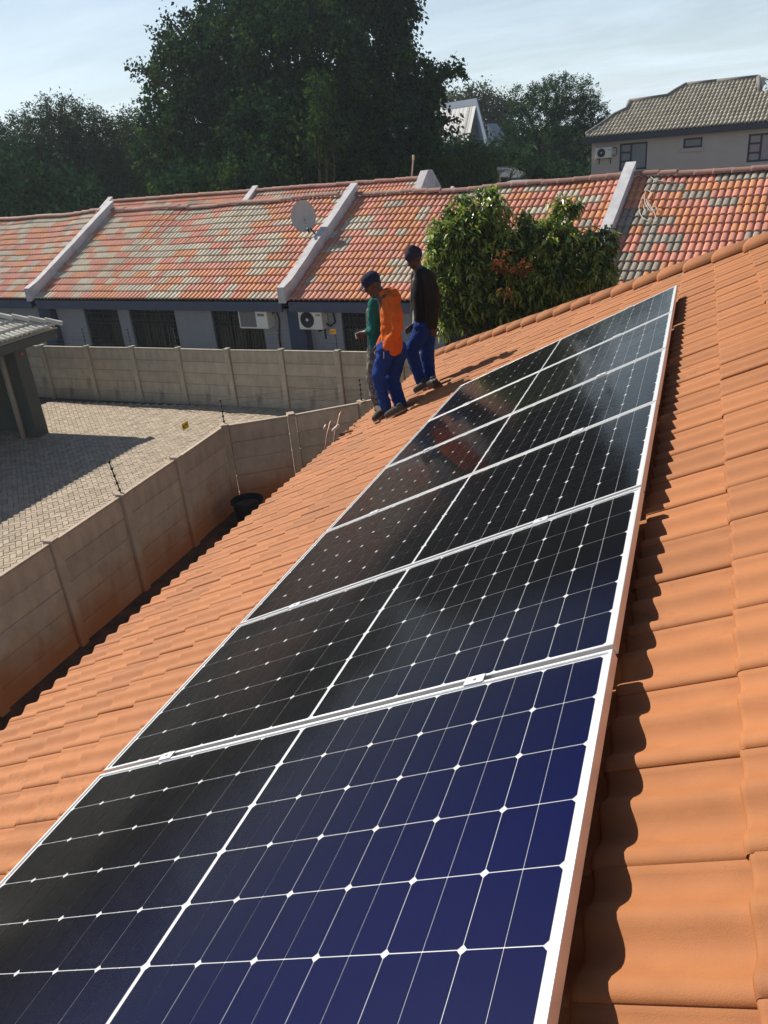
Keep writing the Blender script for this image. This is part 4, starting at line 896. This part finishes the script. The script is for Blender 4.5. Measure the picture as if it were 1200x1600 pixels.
tree('bushy_tree', 'soft mid green tree between the thorn tree and the huge tree', 'tree', gbase(200, 50), bt, 48, 14000, .18, .25, 900, [m_lf_acacia, m_lf_mid], [.6, .4], r0=.25, aspect=.4)
rt_ = [(865, 175, 55, 45, 0), (880, 150, 55, 26, 0), (830, 200, 45, 40, 0), (905, 200, 40, 45, 0), (850, 240, 70, 40, -1), (815, 160, 18, 22, 0), (920, 165, 22, 18, 0), (800, 235, 40, 35, 0), (915, 240, 38, 45, 0), (860, 275, 90, 25, 0), (930, 185, 20, 12, 0)]
tree('thorn_tree', 'dark rounded thorn tree left of the double-storey house', 'tree', gbase(860, 55), rt_, 54, 62000, .17, .17, 2700, [m_lf_dark, m_lf_mid], [.75, .25], r0=.28, droop=.2, aspect=.32, feather=.35)
hz = [(745, 160, 26, 24, 0), (770, 175, 28, 28, 0), (715, 165, 30, 24, 0), (795, 180, 22, 22, 0), (700, 180, 26, 26, 0), (775, 215, 30, 30, 0)]
tree('distant_tree', 'pale hazy tree standing behind the A-frame roof', 'tree', gbase(760, 74), hz, 72, 9000, .28, .35, 500, [m_lf_pale], r0=.25, aspect=.5)
sp_ = [(735, 262, 34, 22, 0), (715, 272, 34, 18, 0), (762, 268, 24, 18, 0), (690, 275, 26, 16, 0), (785, 268, 16, 9, -4), (808, 259, 14, 6, -4), (820, 276, 16, 6, -4)]
tree('twiggy_shrub', 'twiggy pale green shrub in front of the A-frame house', 'shrub', gbase(735, 31), sp_, 32, 6500, .12, .10, 420, [m_lf_acacia, m_lf_mid], [.65, .35], r0=.1, droop=.6, aspect=.22, feather=.5)
ys_ = [(238, 282, 22, 16, 0), (225, 292, 20, 10, 0)]
tree('small_shrub', 'light green shrub just over the rear ridge at the left', 'shrub', gbase(235, 41), ys_, 42.5, 1500, .15, .15, 120, [m_lf_mid], r0=.06)
fr_t = [(1215, 150, 40, 30, 0), (1225, 200, 50, 40, 0)]
tree('distant_tree', 'distant tree at the right edge behind the double-storey house', 'tree', gbase(1215, 62), fr_t, 60, 3000, .22, .3, 200, [m_lf_acacia], r0=.2)
# trees outside the frame at the left, seen only in the glass of the panels
for k, (az, el, dd, s_) in enumerate(((-46, 4.0, 42, 8), (-54, 3.2, 40, 7), (-63, 2.6, 36, 7), (-72, 1.5, 38, 7))):
    c = Vector((CW[0] + math.sin(rad(az)) * dd, CW[1] + math.cos(rad(az)) * dd, CW[2] + math.tan(rad(el)) * dd)); hgt = (c.z - GZ)
    lobes = [((c.x + random.uniform(-2, 2), c.y + random.uniform(-2, 2), GZ + hgt * f_), s_ * .5, s_ * .5, hgt * .3) for f_ in (.35, .5, .68, .68)]
    t = thing('boundary_tree', ['dark leafy tree beyond the left edge nearest the thorn tree', 'second dark tree outside the left edge', 'third dark tree outside the left edge', 'outermost low dark tree on the left'][k], 'tree', (c.x, c.y, GZ))
    mb = MB(); limbs(mb, (c.x, c.y, GZ), lobes, .25); mb.build('trunk', m_bark, t)
    P, Dd, U, ln, wd, MI = crown(lobes, 7000, .3, .3, 500, mats=[m_lf_dark]); link('crown', leaf_mesh('crown', P - np.array((c.x, c.y, GZ)), Dd, U, ln, wd, [m_lf_dark], MI), t, T((c.x, c.y, GZ)))
# undergrowth that fills the gap between roofs and trees
def hedge(name, label, pts, dist, n):
    lob = []
    for (x, y, r) in pts: c = gd(x, y, dist); k = dist / F; lob.append((tuple(c), r * k, r * k * .8, r * k * .8))
    P, Dd, U, ln, wd, MI = crown(lob, n, .24, .3, n // 14, mats=[m_lf_dark, m_lf_acacia], mixp=[.75, .25]); o = link(name, leaf_mesh(name, P, Dd, U, ln, wd, [m_lf_dark, m_lf_acacia], MI)); tag(o, label, 'undergrowth', kind='stuff')
hedge('undergrowth', 'dark undergrowth beneath the trees beyond the rooftops', [(x, 300 + 12 * math.sin(x), 42) for x in range(-120, 960, 36)] + [(x, 262 + 10 * math.sin(x * .7), 44) for x in range(-120, 700, 40)], 49, 60000)
hedge('undergrowth', 'dense dark background foliage between the big tree and the thorn tree', [(x, y, 30) for x, y in ((690, 255), (720, 245), (760, 250), (800, 262), (760, 285), (700, 285), (640, 270), (830, 285), (890, 290))], 46, 12000)

# mango trees in front of the neighbour's roof
def mango(name, label, spec, dist, base, nros, redspots=()):
    lobes = []
    for (x, y, rx, ry, dd) in spec:
        c = gd(x, y, dist + dd); k = (dist + dd) / F; lobes.append((tuple(c), rx * k, max(rx, ry) * k * .6, ry * k))
    t = thing(name, label, 'tree', base); mb = MB(); limbs(mb, base, lobes, .09)
    vol = np.array([l[1] * l[2] * l[3] for l in lobes]) ** .7; vol /= vol.sum(); C = []; 
    for (c, rx, ry, rz), w_ in zip(lobes, vol):
        k = max(5, int(nros * w_)); d = rdir(k, (0, 0, .1)); r = .55 + .55 * rng.random(k) ** .6; C.append(np.array(c) + d * r[:, None] * np.array([rx, ry, rz]))
    C = np.concatenate(C); mi = rng.choice(2, size=len(C), p=[.62, .38])
    for (x, y, r) in redspots:
        c = np.array(gd(x, y, dist - .75)); 
        for _ in range(r): C = np.vstack([C, c + rng.normal(size=3) * .05]); mi = np.append(mi, 2)
    m = 12; n = len(C); P = np.repeat(C, m, 0) + rng.normal(size=(n * m, 3)) * .02
    a = rng.random(n * m) * 2 * math.pi; el = rng.normal(-.05, .65, n * m); D = np.stack([np.cos(a) * np.cos(el), np.sin(a) * np.cos(el), np.sin(el)], 1)
    U = np.tile(np.array([0, 0, 1.0]), (n * m, 1)) + rng.normal(size=(n * m, 3)) * .35; ln = .135 * (.6 + .7 * rng.random(n * m)); MI = np.repeat(mi, m)
    ms_ = [m_lf_mango, m_lf_mangod, m_lf_red]; link('crown', leaf_mesh('crown', P - np.array(base), D, U, ln, ln * .32, ms_, MI, bend=.35), t, T(base))
    tw = MB()
    for c in C[::6]: tw.tube([Vector(c) - Vector((0, 0, .25)) + Vector(rng.normal(size=3) * .05), Vector(c)], [.008, .004], 4)
    for p, q in zip(mb.v, [0]): pass
    mb.build('trunk', m_bark, t); tw.build('twigs', m_bark, t)['kind'] = 'stuff'
mango('mango_tree', 'taller left mango tree with hanging glossy leaves behind the dark-clad worker', [(745, 335, 50, 32, 0), (725, 375, 58, 38, 0), (700, 400, 34, 50, 0), (760, 390, 50, 40, 0), (765, 303, 10, 14, 0), (720, 440, 45, 38, 0), (770, 440, 45, 35, 0), (694, 470, 14, 38, 0), (735, 470, 40, 22, 0), (760, 490, 50, 26, .3), (800, 470, 40, 40, .5), (700, 505, 18, 20, 0)], 14.3, (-1.2, 12.8, GZ), 1700, [(785, 410, 3), (796, 415, 3), (776, 417, 2), (792, 397, 2)])
mango('mango_tree', 'right lower mango tree with a drooping sprig on top, beside the white parapet', [(850, 375, 50, 30, 0), (835, 400, 45, 40, 0), (900, 400, 48, 34, 0), (935, 385, 26, 28, 0), (882, 328, 24, 18, 0), (823, 345, 14, 14, 0), (870, 430, 60, 30, 0), (925, 425, 36, 24, 0), (830, 445, 45, 28, 0), (880, 455, 30, 16, 0), (850, 480, 60, 26, .5), (920, 455, 45, 26, .6), (810, 490, 40, 26, .6), (800, 400, 26, 40, .4)], 14.2, (.4, 12.9, GZ), 1700, [(816, 414, 3), (806, 422, 2), (791, 458, 2), (822, 420, 2)])
# boundary wall section behind mango trees (right part of far wall continues there)

# ---------------------------------------------------------------- people
def cone_add(mb, p0, r0, p1, r1, seg=14, sq=None):
    p0 = Vector(p0); p1 = Vector(p1); d = p1 - p0; L = max(d.length, 1e-4); d = d / L; a = d.orthogonal().normalized(); b = d.cross(a); ringz = []
    for k in range(4): t = math.pi / 2 * k / 4; ringz.append((-r0 * math.cos(t), r0 * max(math.sin(t), .12)))
    ringz.append((0, r0)); ringz.append((L, r1))
    for k in range(1, 5): t = math.pi / 2 * k / 4; ringz.append((L + r1 * math.sin(t), r1 * max(math.cos(t), .12)))
    vs = []; n = len(ringz)
    for z, r in ringz:
        for k in range(seg):
            an = 2 * math.pi * k / seg; vs.append(p0 + d * z + (a * math.cos(an) + b * math.sin(an)) * r)
    fs = [(i * seg + k, i * seg + (k + 1) % seg, (i + 1) * seg + (k + 1) % seg, (i + 1) * seg + k) for i in range(n - 1) for k in range(seg)]
    fs += [tuple(range(seg - 1, -1, -1)), tuple(range((n - 1) * seg, n * seg))]
    mb.add(vs, fs, 0, True)
def chain(mb, pts):
    for (p, r), (q, s) in zip(pts[:-1], pts[1:]): cone_add(mb, p, r, q, s)
def soft(o, vox, smooth=4, disp=0.0, dscale=.12, mats=None):
    m = o.modifiers.new('remesh', 'REMESH'); m.mode = 'VOXEL'; m.voxel_size = vox; m.use_smooth_shade = True
    if smooth: s = o.modifiers.new('smooth', 'SMOOTH'); s.iterations = smooth; s.factor = .5
    if disp:
        tx = bpy.data.textures.new('folds', 'CLOUDS'); tx.noise_scale = dscale; tx.noise_depth = 2
        d = o.modifiers.new('folds', 'DISPLACE'); d.texture = tx; d.strength = disp; d.mid_level = .5; d.texture_coords = 'GLOBAL'
    return o
m_skin = mat('dark_brown_skin', (.075, .038, .024), .5, (.05, .026, .018), 10, .6)
def cloth(name, c, c2=None, sc_=14, **k): return mat(name, c, .9, c2 or tuple(x * .7 for x in c), sc_, .7, .35, 300, spec=.2, **k)
m_orange = cloth('orange_fleece', (.62, .13, .02)); m_bluew = cloth('royal_blue_twill', (.012, .045, .23)); m_teal = cloth('teal_cotton', (.01, .13, .12)); m_black = cloth('black_cotton', (.012, .012, .014))
m_olive = cloth('dark_olive_jacket', (.022, .020, .014)); m_navy = cloth('navy_cap_cloth', (.02, .025, .06)); m_camo = cloth('grey_camouflage', (.26, .26, .24), (.05, .055, .05), 16, c3=(.10, .11, .10), scale3=22, lo3=.5, hi3=.53); m_shoe = mat('dark_leather', (.035, .03, .028), .5); m_sole = mat('pale_sole', (.30, .27, .23), .7)
m_bean = cloth('dark_knit', (.035, .03, .05)); m_drab = cloth('grey_shoe', (.09, .08, .07)); m_eye = mat('eye_white', (.55, .5, .45), .3)
def J_factory(fx, fy, h=.10):
    B = rp(fx, fy, h); f_ = Vector((RW[2][0], RW[2][1], 0)).normalized(); r_ = Vector((f_.y, -f_.x, 0))
    return B, f_, r_, (lambda x, y, dy=0.0: hit(x, y, f_, B + f_ * dy))
def C3(x, y): return 500 + x / 5, 370 + y / 5       # measured in a 5x enlargement of the photo
def hand(mb, wrist, dirn, palmn, curl=.6, s=1.0):
    """palm plus five separate bent fingers"""
    d = Vector(dirn).normalized(); n = Vector(palmn); n = (n - d * n.dot(d)).normalized(); sd = d.cross(n)
    k0 = Vector(wrist) + d * .085 * s
    for o in (-.028, -.010, .010, .028): cone_add(mb, Vector(wrist) + sd * o * .7, .016 * s, k0 + sd * o, .013 * s, 8)
    for i, (o, L) in enumerate(((-.032, .060), (-.011, .078), (.011, .084), (.032, .075))):
        p = k0 + sd * o * s; dd = d.copy(); L *= s
        for q, (fr, r) in enumerate(((.45, .0090), (.30, .0082), (.25, .0074))):
            dd = (dd + n * math.tan(curl * .6)).normalized(); e = p + dd * L * fr; cone_add(mb, p, r * s, e, r * .93 * s, 8); p = e
    p = Vector(wrist) + d * .025 * s + sd * .030 * s; dd = (d + sd * .9 + n * .3).normalized(); e = p + dd * .04 * s; cone_add(mb, p, .012 * s, e, .010 * s, 8); cone_add(mb, e, .010 * s, e + (d + n * .4).normalized() * .03 * s, .0085 * s, 8)
def head(mb, c, face, up, s=1.0):
    c = Vector(c); f = Vector(face).normalized(); u = Vector(up); u = (u - f * u.dot(f)).normalized(); sd = f.cross(u)
    cone_add(mb, c + u * .03 * s - f * .018 * s, .088 * s, c + u * .025 * s + f * .02 * s, .082 * s); cone_add(mb, c + f * .03 * s - u * .01 * s, .066 * s, c + f * .045 * s - u * .085 * s, .040 * s)
    cone_add(mb, c + f * .095 * s + u * .012 * s, .010 * s, c + f * .112 * s - u * .022 * s, .015 * s, 8)                       # nose
    for k in (-1, 1):
        cone_add(mb, c + f * .112 * s - u * .024 * s + sd * k * .004, .010 * s, c + f * .100 * s - u * .024 * s + sd * k * .016 * s, .009 * s, 8)
        cone_add(mb, c + sd * k * .088 * s + u * .015 * s - f * .01, .016 * s, c + sd * k * .090 * s - u * .022 * s - f * .005, .011 * s, 8)  # ear
        cone_add(mb, c + f * .082 * s + u * .028 * s + sd * k * .018 * s, .013 * s, c + f * .072 * s + u * .028 * s + sd * k * .045 * s, .012 * s, 8)  # brow
        cone_add(mb, c + f * .075 * s - u * .012 * s + sd * k * .040 * s, .018 * s, c + f * .060 * s - u * .035 * s + sd * k * .045 * s, .016 * s, 8)
    cone_add(mb, c + f * .093 * s - u * .052 * s - sd * .014 * s, .009 * s, c + f * .093 * s - u * .052 * s + sd * .014 * s, .009 * s, 8)
    cone_add(mb, c + f * .090 * s - u * .066 * s - sd * .012 * s, .010 * s, c + f * .090 * s - u * .066 * s + sd * .012 * s, .010 * s, 8)
    return f, u, sd
def shoe(t, heel, toe, upn, m, ankle):
    heel = Vector(heel); toe = Vector(toe); d = (toe - heel).normalized(); mb = MB()
    chain(mb, [(heel, .040), (heel.lerp(toe, .45) + upn * .012, .044), (toe, .038)]); cone_add(mb, heel + upn * .01, .042, Vector(ankle), .046)
    o = soft(mb.build('shoe', m, t), .008, 3); sm = MB(); n = upn; sd = d.cross(n)
    pts = []; 
    for a in range(16):
        q = 2 * math.pi * a / 16; pts.append(heel.lerp(toe, .5) - n * .040 + d * math.cos(q) * ((toe - heel).length / 2 + .045) + sd * math.sin(q) * .046)
    sm.poly(pts, n, .016); sm.build('sole', m_sole if m is not m_shoe else m_blackp, o)
roofn = Vector((-st, 0, ct))

# --- man in the orange hoodie
B, fd, rd_, J = J_factory(612, 645)
def j(x, y, dy=0.0): return J(*C3(x, y), dy)
t = thing('person', 'worker in orange hoodie, navy cap and blue trousers walking head down', 'person', B)
hc = j(412, 372, 0); neck = j(478, 455, 0); chest = j(545, 560, 0); waist = j(560, 760, 0); hip = j(565, 880, 0)
fdir = (-rd_ * .95 - Vector((0, 0, .50)) - fd * .25); upv = Vector((0, 0, 1)) - rd_ * .5
kn1 = j(460, 1085, -.09); an1 = j(512, 1300, -.09); kn2 = j(560, 1110, .10); an2 = j(620, 1310, .05)
hipn = j(520, 905, -.09); hipf = j(605, 905, .09)
shn = j(560, 500, -.19); shf = j(520, 480, .19); eln = j(605, 700, -.24); wrn = j(512, 862, -.17); elf = j(560, 690, .24); wrf = j(470, 840, .17)
mb = MB(); head(mb, hc, fdir, upv, 1.0); chain(mb, [(hc - Vector((0, 0, .03)) + rd_ * .03, .060), (neck, .062), (chest, .13), (waist, .11), (hip, .10)])
chain(mb, [(hipn, .075), (kn1, .055), (an1, .04)]); chain(mb, [(hipf, .085), (kn2, .055), (an2, .04)]); chain(mb, [(shn, .05), (eln, .042), (wrn, .03)]); chain(mb, [(shf, .05), (elf, .042), (wrf, .03)])
chain(mb, [(shn, .05), (neck, .05), (shf, .05)]); hand(mb, wrn, j(480, 905, -.15) - wrn, fd, .8); hand(mb, wrf, j(455, 890, .15) - wrf, -fd, .8)
soft(mb.build('body', m_skin, t), .0075, 2)
mb = MB()
for dy in (-.10, 0, .10): chain(mb, [(j(540, 500, dy), .085), (j(548, 600, dy * 1.1), .118), (j(556, 760, dy), .118), (j(566, 850, dy), .125)])
chain(mb, [(shn, .085), (j(600, 610, -.24), .075), (eln, .072), (j(570, 780, -.22), .062), (wrn, .050)]); chain(mb, [(shf, .085), (elf, .07), (wrf, .05)]); chain(mb, [(shn, .075), (j(530, 470, 0), .085), (shf, .075)])
chain(mb, [(j(500, 445, -.05), .055), (j(545, 430, 0), .060), (j(500, 445, .06), .055)]); chain(mb, [(j(580, 430, -.03), .045), (j(600, 480, 0), .060)])   # hood at the nape
chain(mb, [(j(590, 850, -.14), .055), (j(540, 890, -.15), .045)])
soft(mb.build('hoodie', m_orange, t), .011, 4, .030, .07)
mb = MB(); chain(mb, [(hipn, .115), (kn1, .088), (j(480, 1200, -.09), .075), (j(515, 1320, -.09), .072)]); chain(mb, [(hipf, .12), (kn2, .098), (j(600, 1230, .08), .085), (j(632, 1335, .05), .082)]); chain(mb, [(hipn + Vector((0, 0, .04)), .12), (hipf + Vector((0, 0, .04)), .125)])
soft(mb.build('trousers', m_bluew, t), .011, 3, .034, .06)
mb = MB(); f_, u_, s_d = Vector(fdir).normalized(), upv.normalized(), None; u_ = (u_ - f_ * u_.dot(f_)).normalized(); s_d = f_.cross(u_)
cone_add(mb, hc + u_ * .055 - f_ * .025, .098, hc + u_ * .058 + f_ * .02, .092); soft(mb.build('cap', m_navy, t), .008, 2)
mb = MB(); pk = []
for a in range(9): q = math.pi * (a / 8 - .5); pk.append(hc + u_ * .045 + f_ * (.085 + .085 * math.cos(q)) + s_d * .078 * math.sin(q) - u_ * .02 * math.cos(q))
pk.append(hc + u_ * .045 + f_ * .06 + s_d * .07); pk.insert(0, hc + u_ * .045 + f_ * .06 - s_d * .07); mb.poly(pk, u_, .008); mb.build('cap_peak', m_navy, t)
mb = MB(); cone_add(mb, j(498, 880, -.2), .006, j(498, 950, -.2), .004, 6); mb.build('drawcord', m_back, t)
def onroof(x, y, h=.055): return rp(*C3(x, y), h)
shoe(t, onroof(640, 1335), onroof(525, 1392), roofn, m_drab, an2 + Vector((0, 0, -.02))); shoe(t, onroof(530, 1345) - fd * .0, onroof(462, 1378), roofn, m_shoe, an1 + Vector((0, 0, -.01)))

# --- man in teal, mostly hidden behind him
B2 = rp(590, 652, .1) + fd * .33; f2 = fd
def k_(x, y, dy=0.0): px_, py_ = C3(x, y); return hit(px_, py_, fd, B2 + fd * dy)
t = thing('person', 'worker in teal top and grey camouflage trousers half hidden by the orange hoodie', 'person', B2)
hc2 = k_(425, 400, .05); hipc = k_(445, 870); mb = MB(); fdir2 = (-rd_ * .9 - fd * .2 - Vector((0, 0, .35)))
f2_, u2_, s2_ = head(mb, hc2, fdir2, Vector((0, 0, 1)), .92)
chain(mb, [(hc2 - Vector((0, 0, .04)), .052), (k_(440, 490), .055), (k_(430, 600), .12), (k_(430, 760), .11), (hipc, .12)])
sa, ea, wa = k_(415, 530, -.17), k_(420, 735, -.22), k_(330, 752, -.14); sb2, eb, wb = k_(415, 530, .17), k_(400, 725, .22), k_(338, 740, .06)
chain(mb, [(sa, .05), (ea, .042), (wa, .028)]); chain(mb, [(sb2, .05), (eb, .042), (wb, .028)]); chain(mb, [(sa, .05), (k_(440, 490), .05), (sb2, .05)])
hand(mb, wa, k_(285, 780, -.08) - wa, fd, .9); hand(mb, wb, k_(290, 765, .02) - wb, -fd, .9)
h1, k1, a1 = k_(430, 900, -.08), k_(405, 1100, -.06), k_(450, 1330, -.05); h2, k2, a2 = k_(455, 900, .08), k_(440, 1110, .1), k_(475, 1300, .1)
chain(mb, [(h1, .08), (k1, .052), (a1, .04)]); chain(mb, [(h2, .08), (k2, .052), (a2, .04)]); soft(mb.build('body', m_skin, t), .0075, 2)
mb = MB()
for dy in (-.09, 0, .09): chain(mb, [(k_(428, 520, dy), .075), (k_(425, 640, dy), .098), (k_(430, 780, dy), .095), (k_(438, 850, dy), .10)])
chain(mb, [(sa, .07), (ea, .062), (k_(385, 745, -.18), .052)]); chain(mb, [(sb2, .07), (eb, .06), (k_(375, 740, .15), .05)]); soft(mb.build('top', m_teal, t), .011, 4, .030, .06)
mb = MB(); chain(mb, [(h1, .105), (k1, .080), (k_(430, 1240, -.06), .068), (k_(455, 1320, -.05), .065)]); chain(mb, [(h2, .105), (k2, .08), (k_(475, 1290, .1), .068)]); chain(mb, [(h1 + Vector((0, 0, .04)), .1), (h2 + Vector((0, 0, .04)), .1)])
soft(mb.build('trousers', m_camo, t), .011, 3, .022, .08)
mb = MB(); cone_add(mb, hc2 + u2_ * .048 - f2_ * .02, .088, hc2 + u2_ * .05 + f2_ * .02, .084); soft(mb.build('cap', m_navy, t), .008, 2)
mb = MB(); pk = [hc2 + u2_ * .04 + f2_ * .05 - s2_ * .065]
for a in range(9): q = math.pi * (a / 8 - .5); pk.append(hc2 + u2_ * .04 + f2_ * (.075 + .08 * math.cos(q)) + s2_ * .07 * math.sin(q) - u2_ * .02 * math.cos(q))
pk.append(hc2 + u2_ * .04 + f2_ * .05 + s2_ * .065); mb.poly(pk, u2_, .008); mb.build('cap_peak', m_navy, t)
mb = MB(); w1 = k_(283, 778, -.06); mb.tube([w1 + Vector((0, 0, .03)), w1 - Vector((0, 0, .03))], .012, 7); tag(mb.build('small_tool', m_alu), 'tiny pale tool held in the hands of the worker in teal', 'tool')
def onr2(x, y, h=.055): q = rp(*C3(x, y), h) ; return q
shoe(t, onr2(478, 1375), onr2(425, 1418), roofn, m_drab, a1); q1 = onr2(500, 1330) + Vector((0, .12, 0)); shoe(t, q1, q1 - rd_ * .14 - fd * .02 - Vector((0, 0, .05)), roofn, m_drab, a2)

# --- man in the dark jacket
B3, fd3, rd3, J3 = J_factory(664, 604)
def l_(x, y, dy=0.0): return J3(*C3(x, y), dy)
t = thing('person', 'worker in dark jacket, knit cap and blue trousers stepping down, hand in pocket', 'person', B3)
hc3 = l_(738, 175); mb = MB(); fdir3 = (-rd3 * .85 - fd3 * .55 - Vector((0, 0, .40))); f3, u3, s3 = head(mb, hc3, fdir3, Vector((0, 0, 1)), .97)
nk = l_(775, 262); chain(mb, [(hc3 - Vector((0, 0, .04)) + rd3 * .02, .055), (nk, .058), (l_(790, 360), .125), (l_(795, 540), .11), (l_(810, 680), .12)])
sn, en, wn = l_(850, 310, -.17), l_(895, 520, -.2), l_(890, 690, -.16); sf, ef, wf = l_(760, 300, .17), l_(745, 510, .24), l_(740, 690, .16)
sn = l_(845, 315, -.16); chain(mb, [(sn, .05), (en, .042), (wn, .03)]); chain(mb, [(sf, .05), (ef, .042), (wf, .03)]); chain(mb, [(sn, .055), (nk, .055), (sf, .055)])
hand(mb, wn, Vector((0, 0, -1)) + rd3 * -.05, fd3, .5); wf2 = l_(722, 700, -.02); chain(mb, [(ef, .04), (l_(735, 690, .0), .03)]); hand(mb, l_(735, 690, 0), l_(700, 722, -.05) - l_(735, 690, 0), fd3, .7)
g1, g2_, g3 = l_(800, 725, -.09), l_(712, 885, -.10), l_(775, 1110, -.08); r1_, r2_, r3_ = l_(840, 725, .09), l_(835, 910, .09), l_(850, 1110, .06)
chain(mb, [(g1, .085), (g2_, .055), (g3, .04)]); chain(mb, [(r1_, .085), (r2_, .055), (r3_, .04)]); soft(mb.build('body', m_skin, t), .0075, 2)
mb = MB()
for dy in (-.09, 0, .09): chain(mb, [(l_(785, 300, dy), .075), (l_(782, 420, dy), .105), (l_(790, 560, dy), .10), (l_(798, 640, dy), .10)])
soft(mb.build('shirt', m_black, t), .011, 4, .02, .1)
mb = MB(); chain(mb, [(sn, .088), (l_(885, 420, -.2), .078), (en, .072), (wn, .055)])
for dy in (-.14, -.04, .06): chain(mb, [(l_(835, 300, dy), .075), (l_(855, 450, dy), .088), (l_(862, 580, dy), .082), (l_(862, 680, dy), .078)])
chain(mb, [(sf, .08), (ef, .07), (l_(740, 660, .1), .05)]); chain(mb, [(sn, .075), (l_(800, 275, 0), .07), (sf, .075)]); soft(mb.build('jacket', m_olive, t), .011, 4, .022, .1)
mb = MB(); chain(mb, [(g1, .118), (g2_, .092), (l_(745, 1000, -.09), .078), (l_(785, 1120, -.08), .075)]); chain(mb, [(r1_, .118), (r2_, .095), (l_(850, 1040, .07), .08), (l_(862, 1130, .06), .08)]); chain(mb, [(g1 + Vector((0, 0, .05)), .112), (r1_ + Vector((0, 0, .05)), .112)])
soft(mb.build('trousers', m_bluew, t), .011, 3, .034, .06)
mb = MB(); chain(mb, [(hc3 + u3 * .055 - f3 * .03, .098), (hc3 + u3 * .06 + f3 * .02, .090)]); cone_add(mb, hc3 + u3 * .12 - f3 * .02, .06, hc3 + u3 * .115, .06); soft(mb.build('knit_cap', m_bean, t), .008, 2)
shoe(t, onroof(835, 1150), onroof(748, 1195), roofn, m_drab, g3 + rd3 * .03); shoe(t, onroof(905, 1140), onroof(850, 1150), roofn, m_shoe, r3_ + rd3 * .05)

# ---------------------------------------------------------------- thin haze
m_haze = bpy.data.materials.new('air'); m_haze.use_nodes = True; nt = m_haze.node_tree; nt.nodes.clear()
o_ = nt.nodes.new('ShaderNodeOutputMaterial'); pv = nt.nodes.new('ShaderNodeVolumePrincipled'); pv.inputs['Density'].default_value = 0.0006; pv.inputs['Color'].default_value = (.80, .92, 1.0, 1); pv.inputs['Anisotropy'].default_value = 0.3
nt.links.new(pv.outputs[0], o_.inputs['Volume'])
mb = MB(); mb.box(-420, 420, -220, 720, GZ - 1, 15); tag(mb.build('haze', m_haze), kind='stuff')
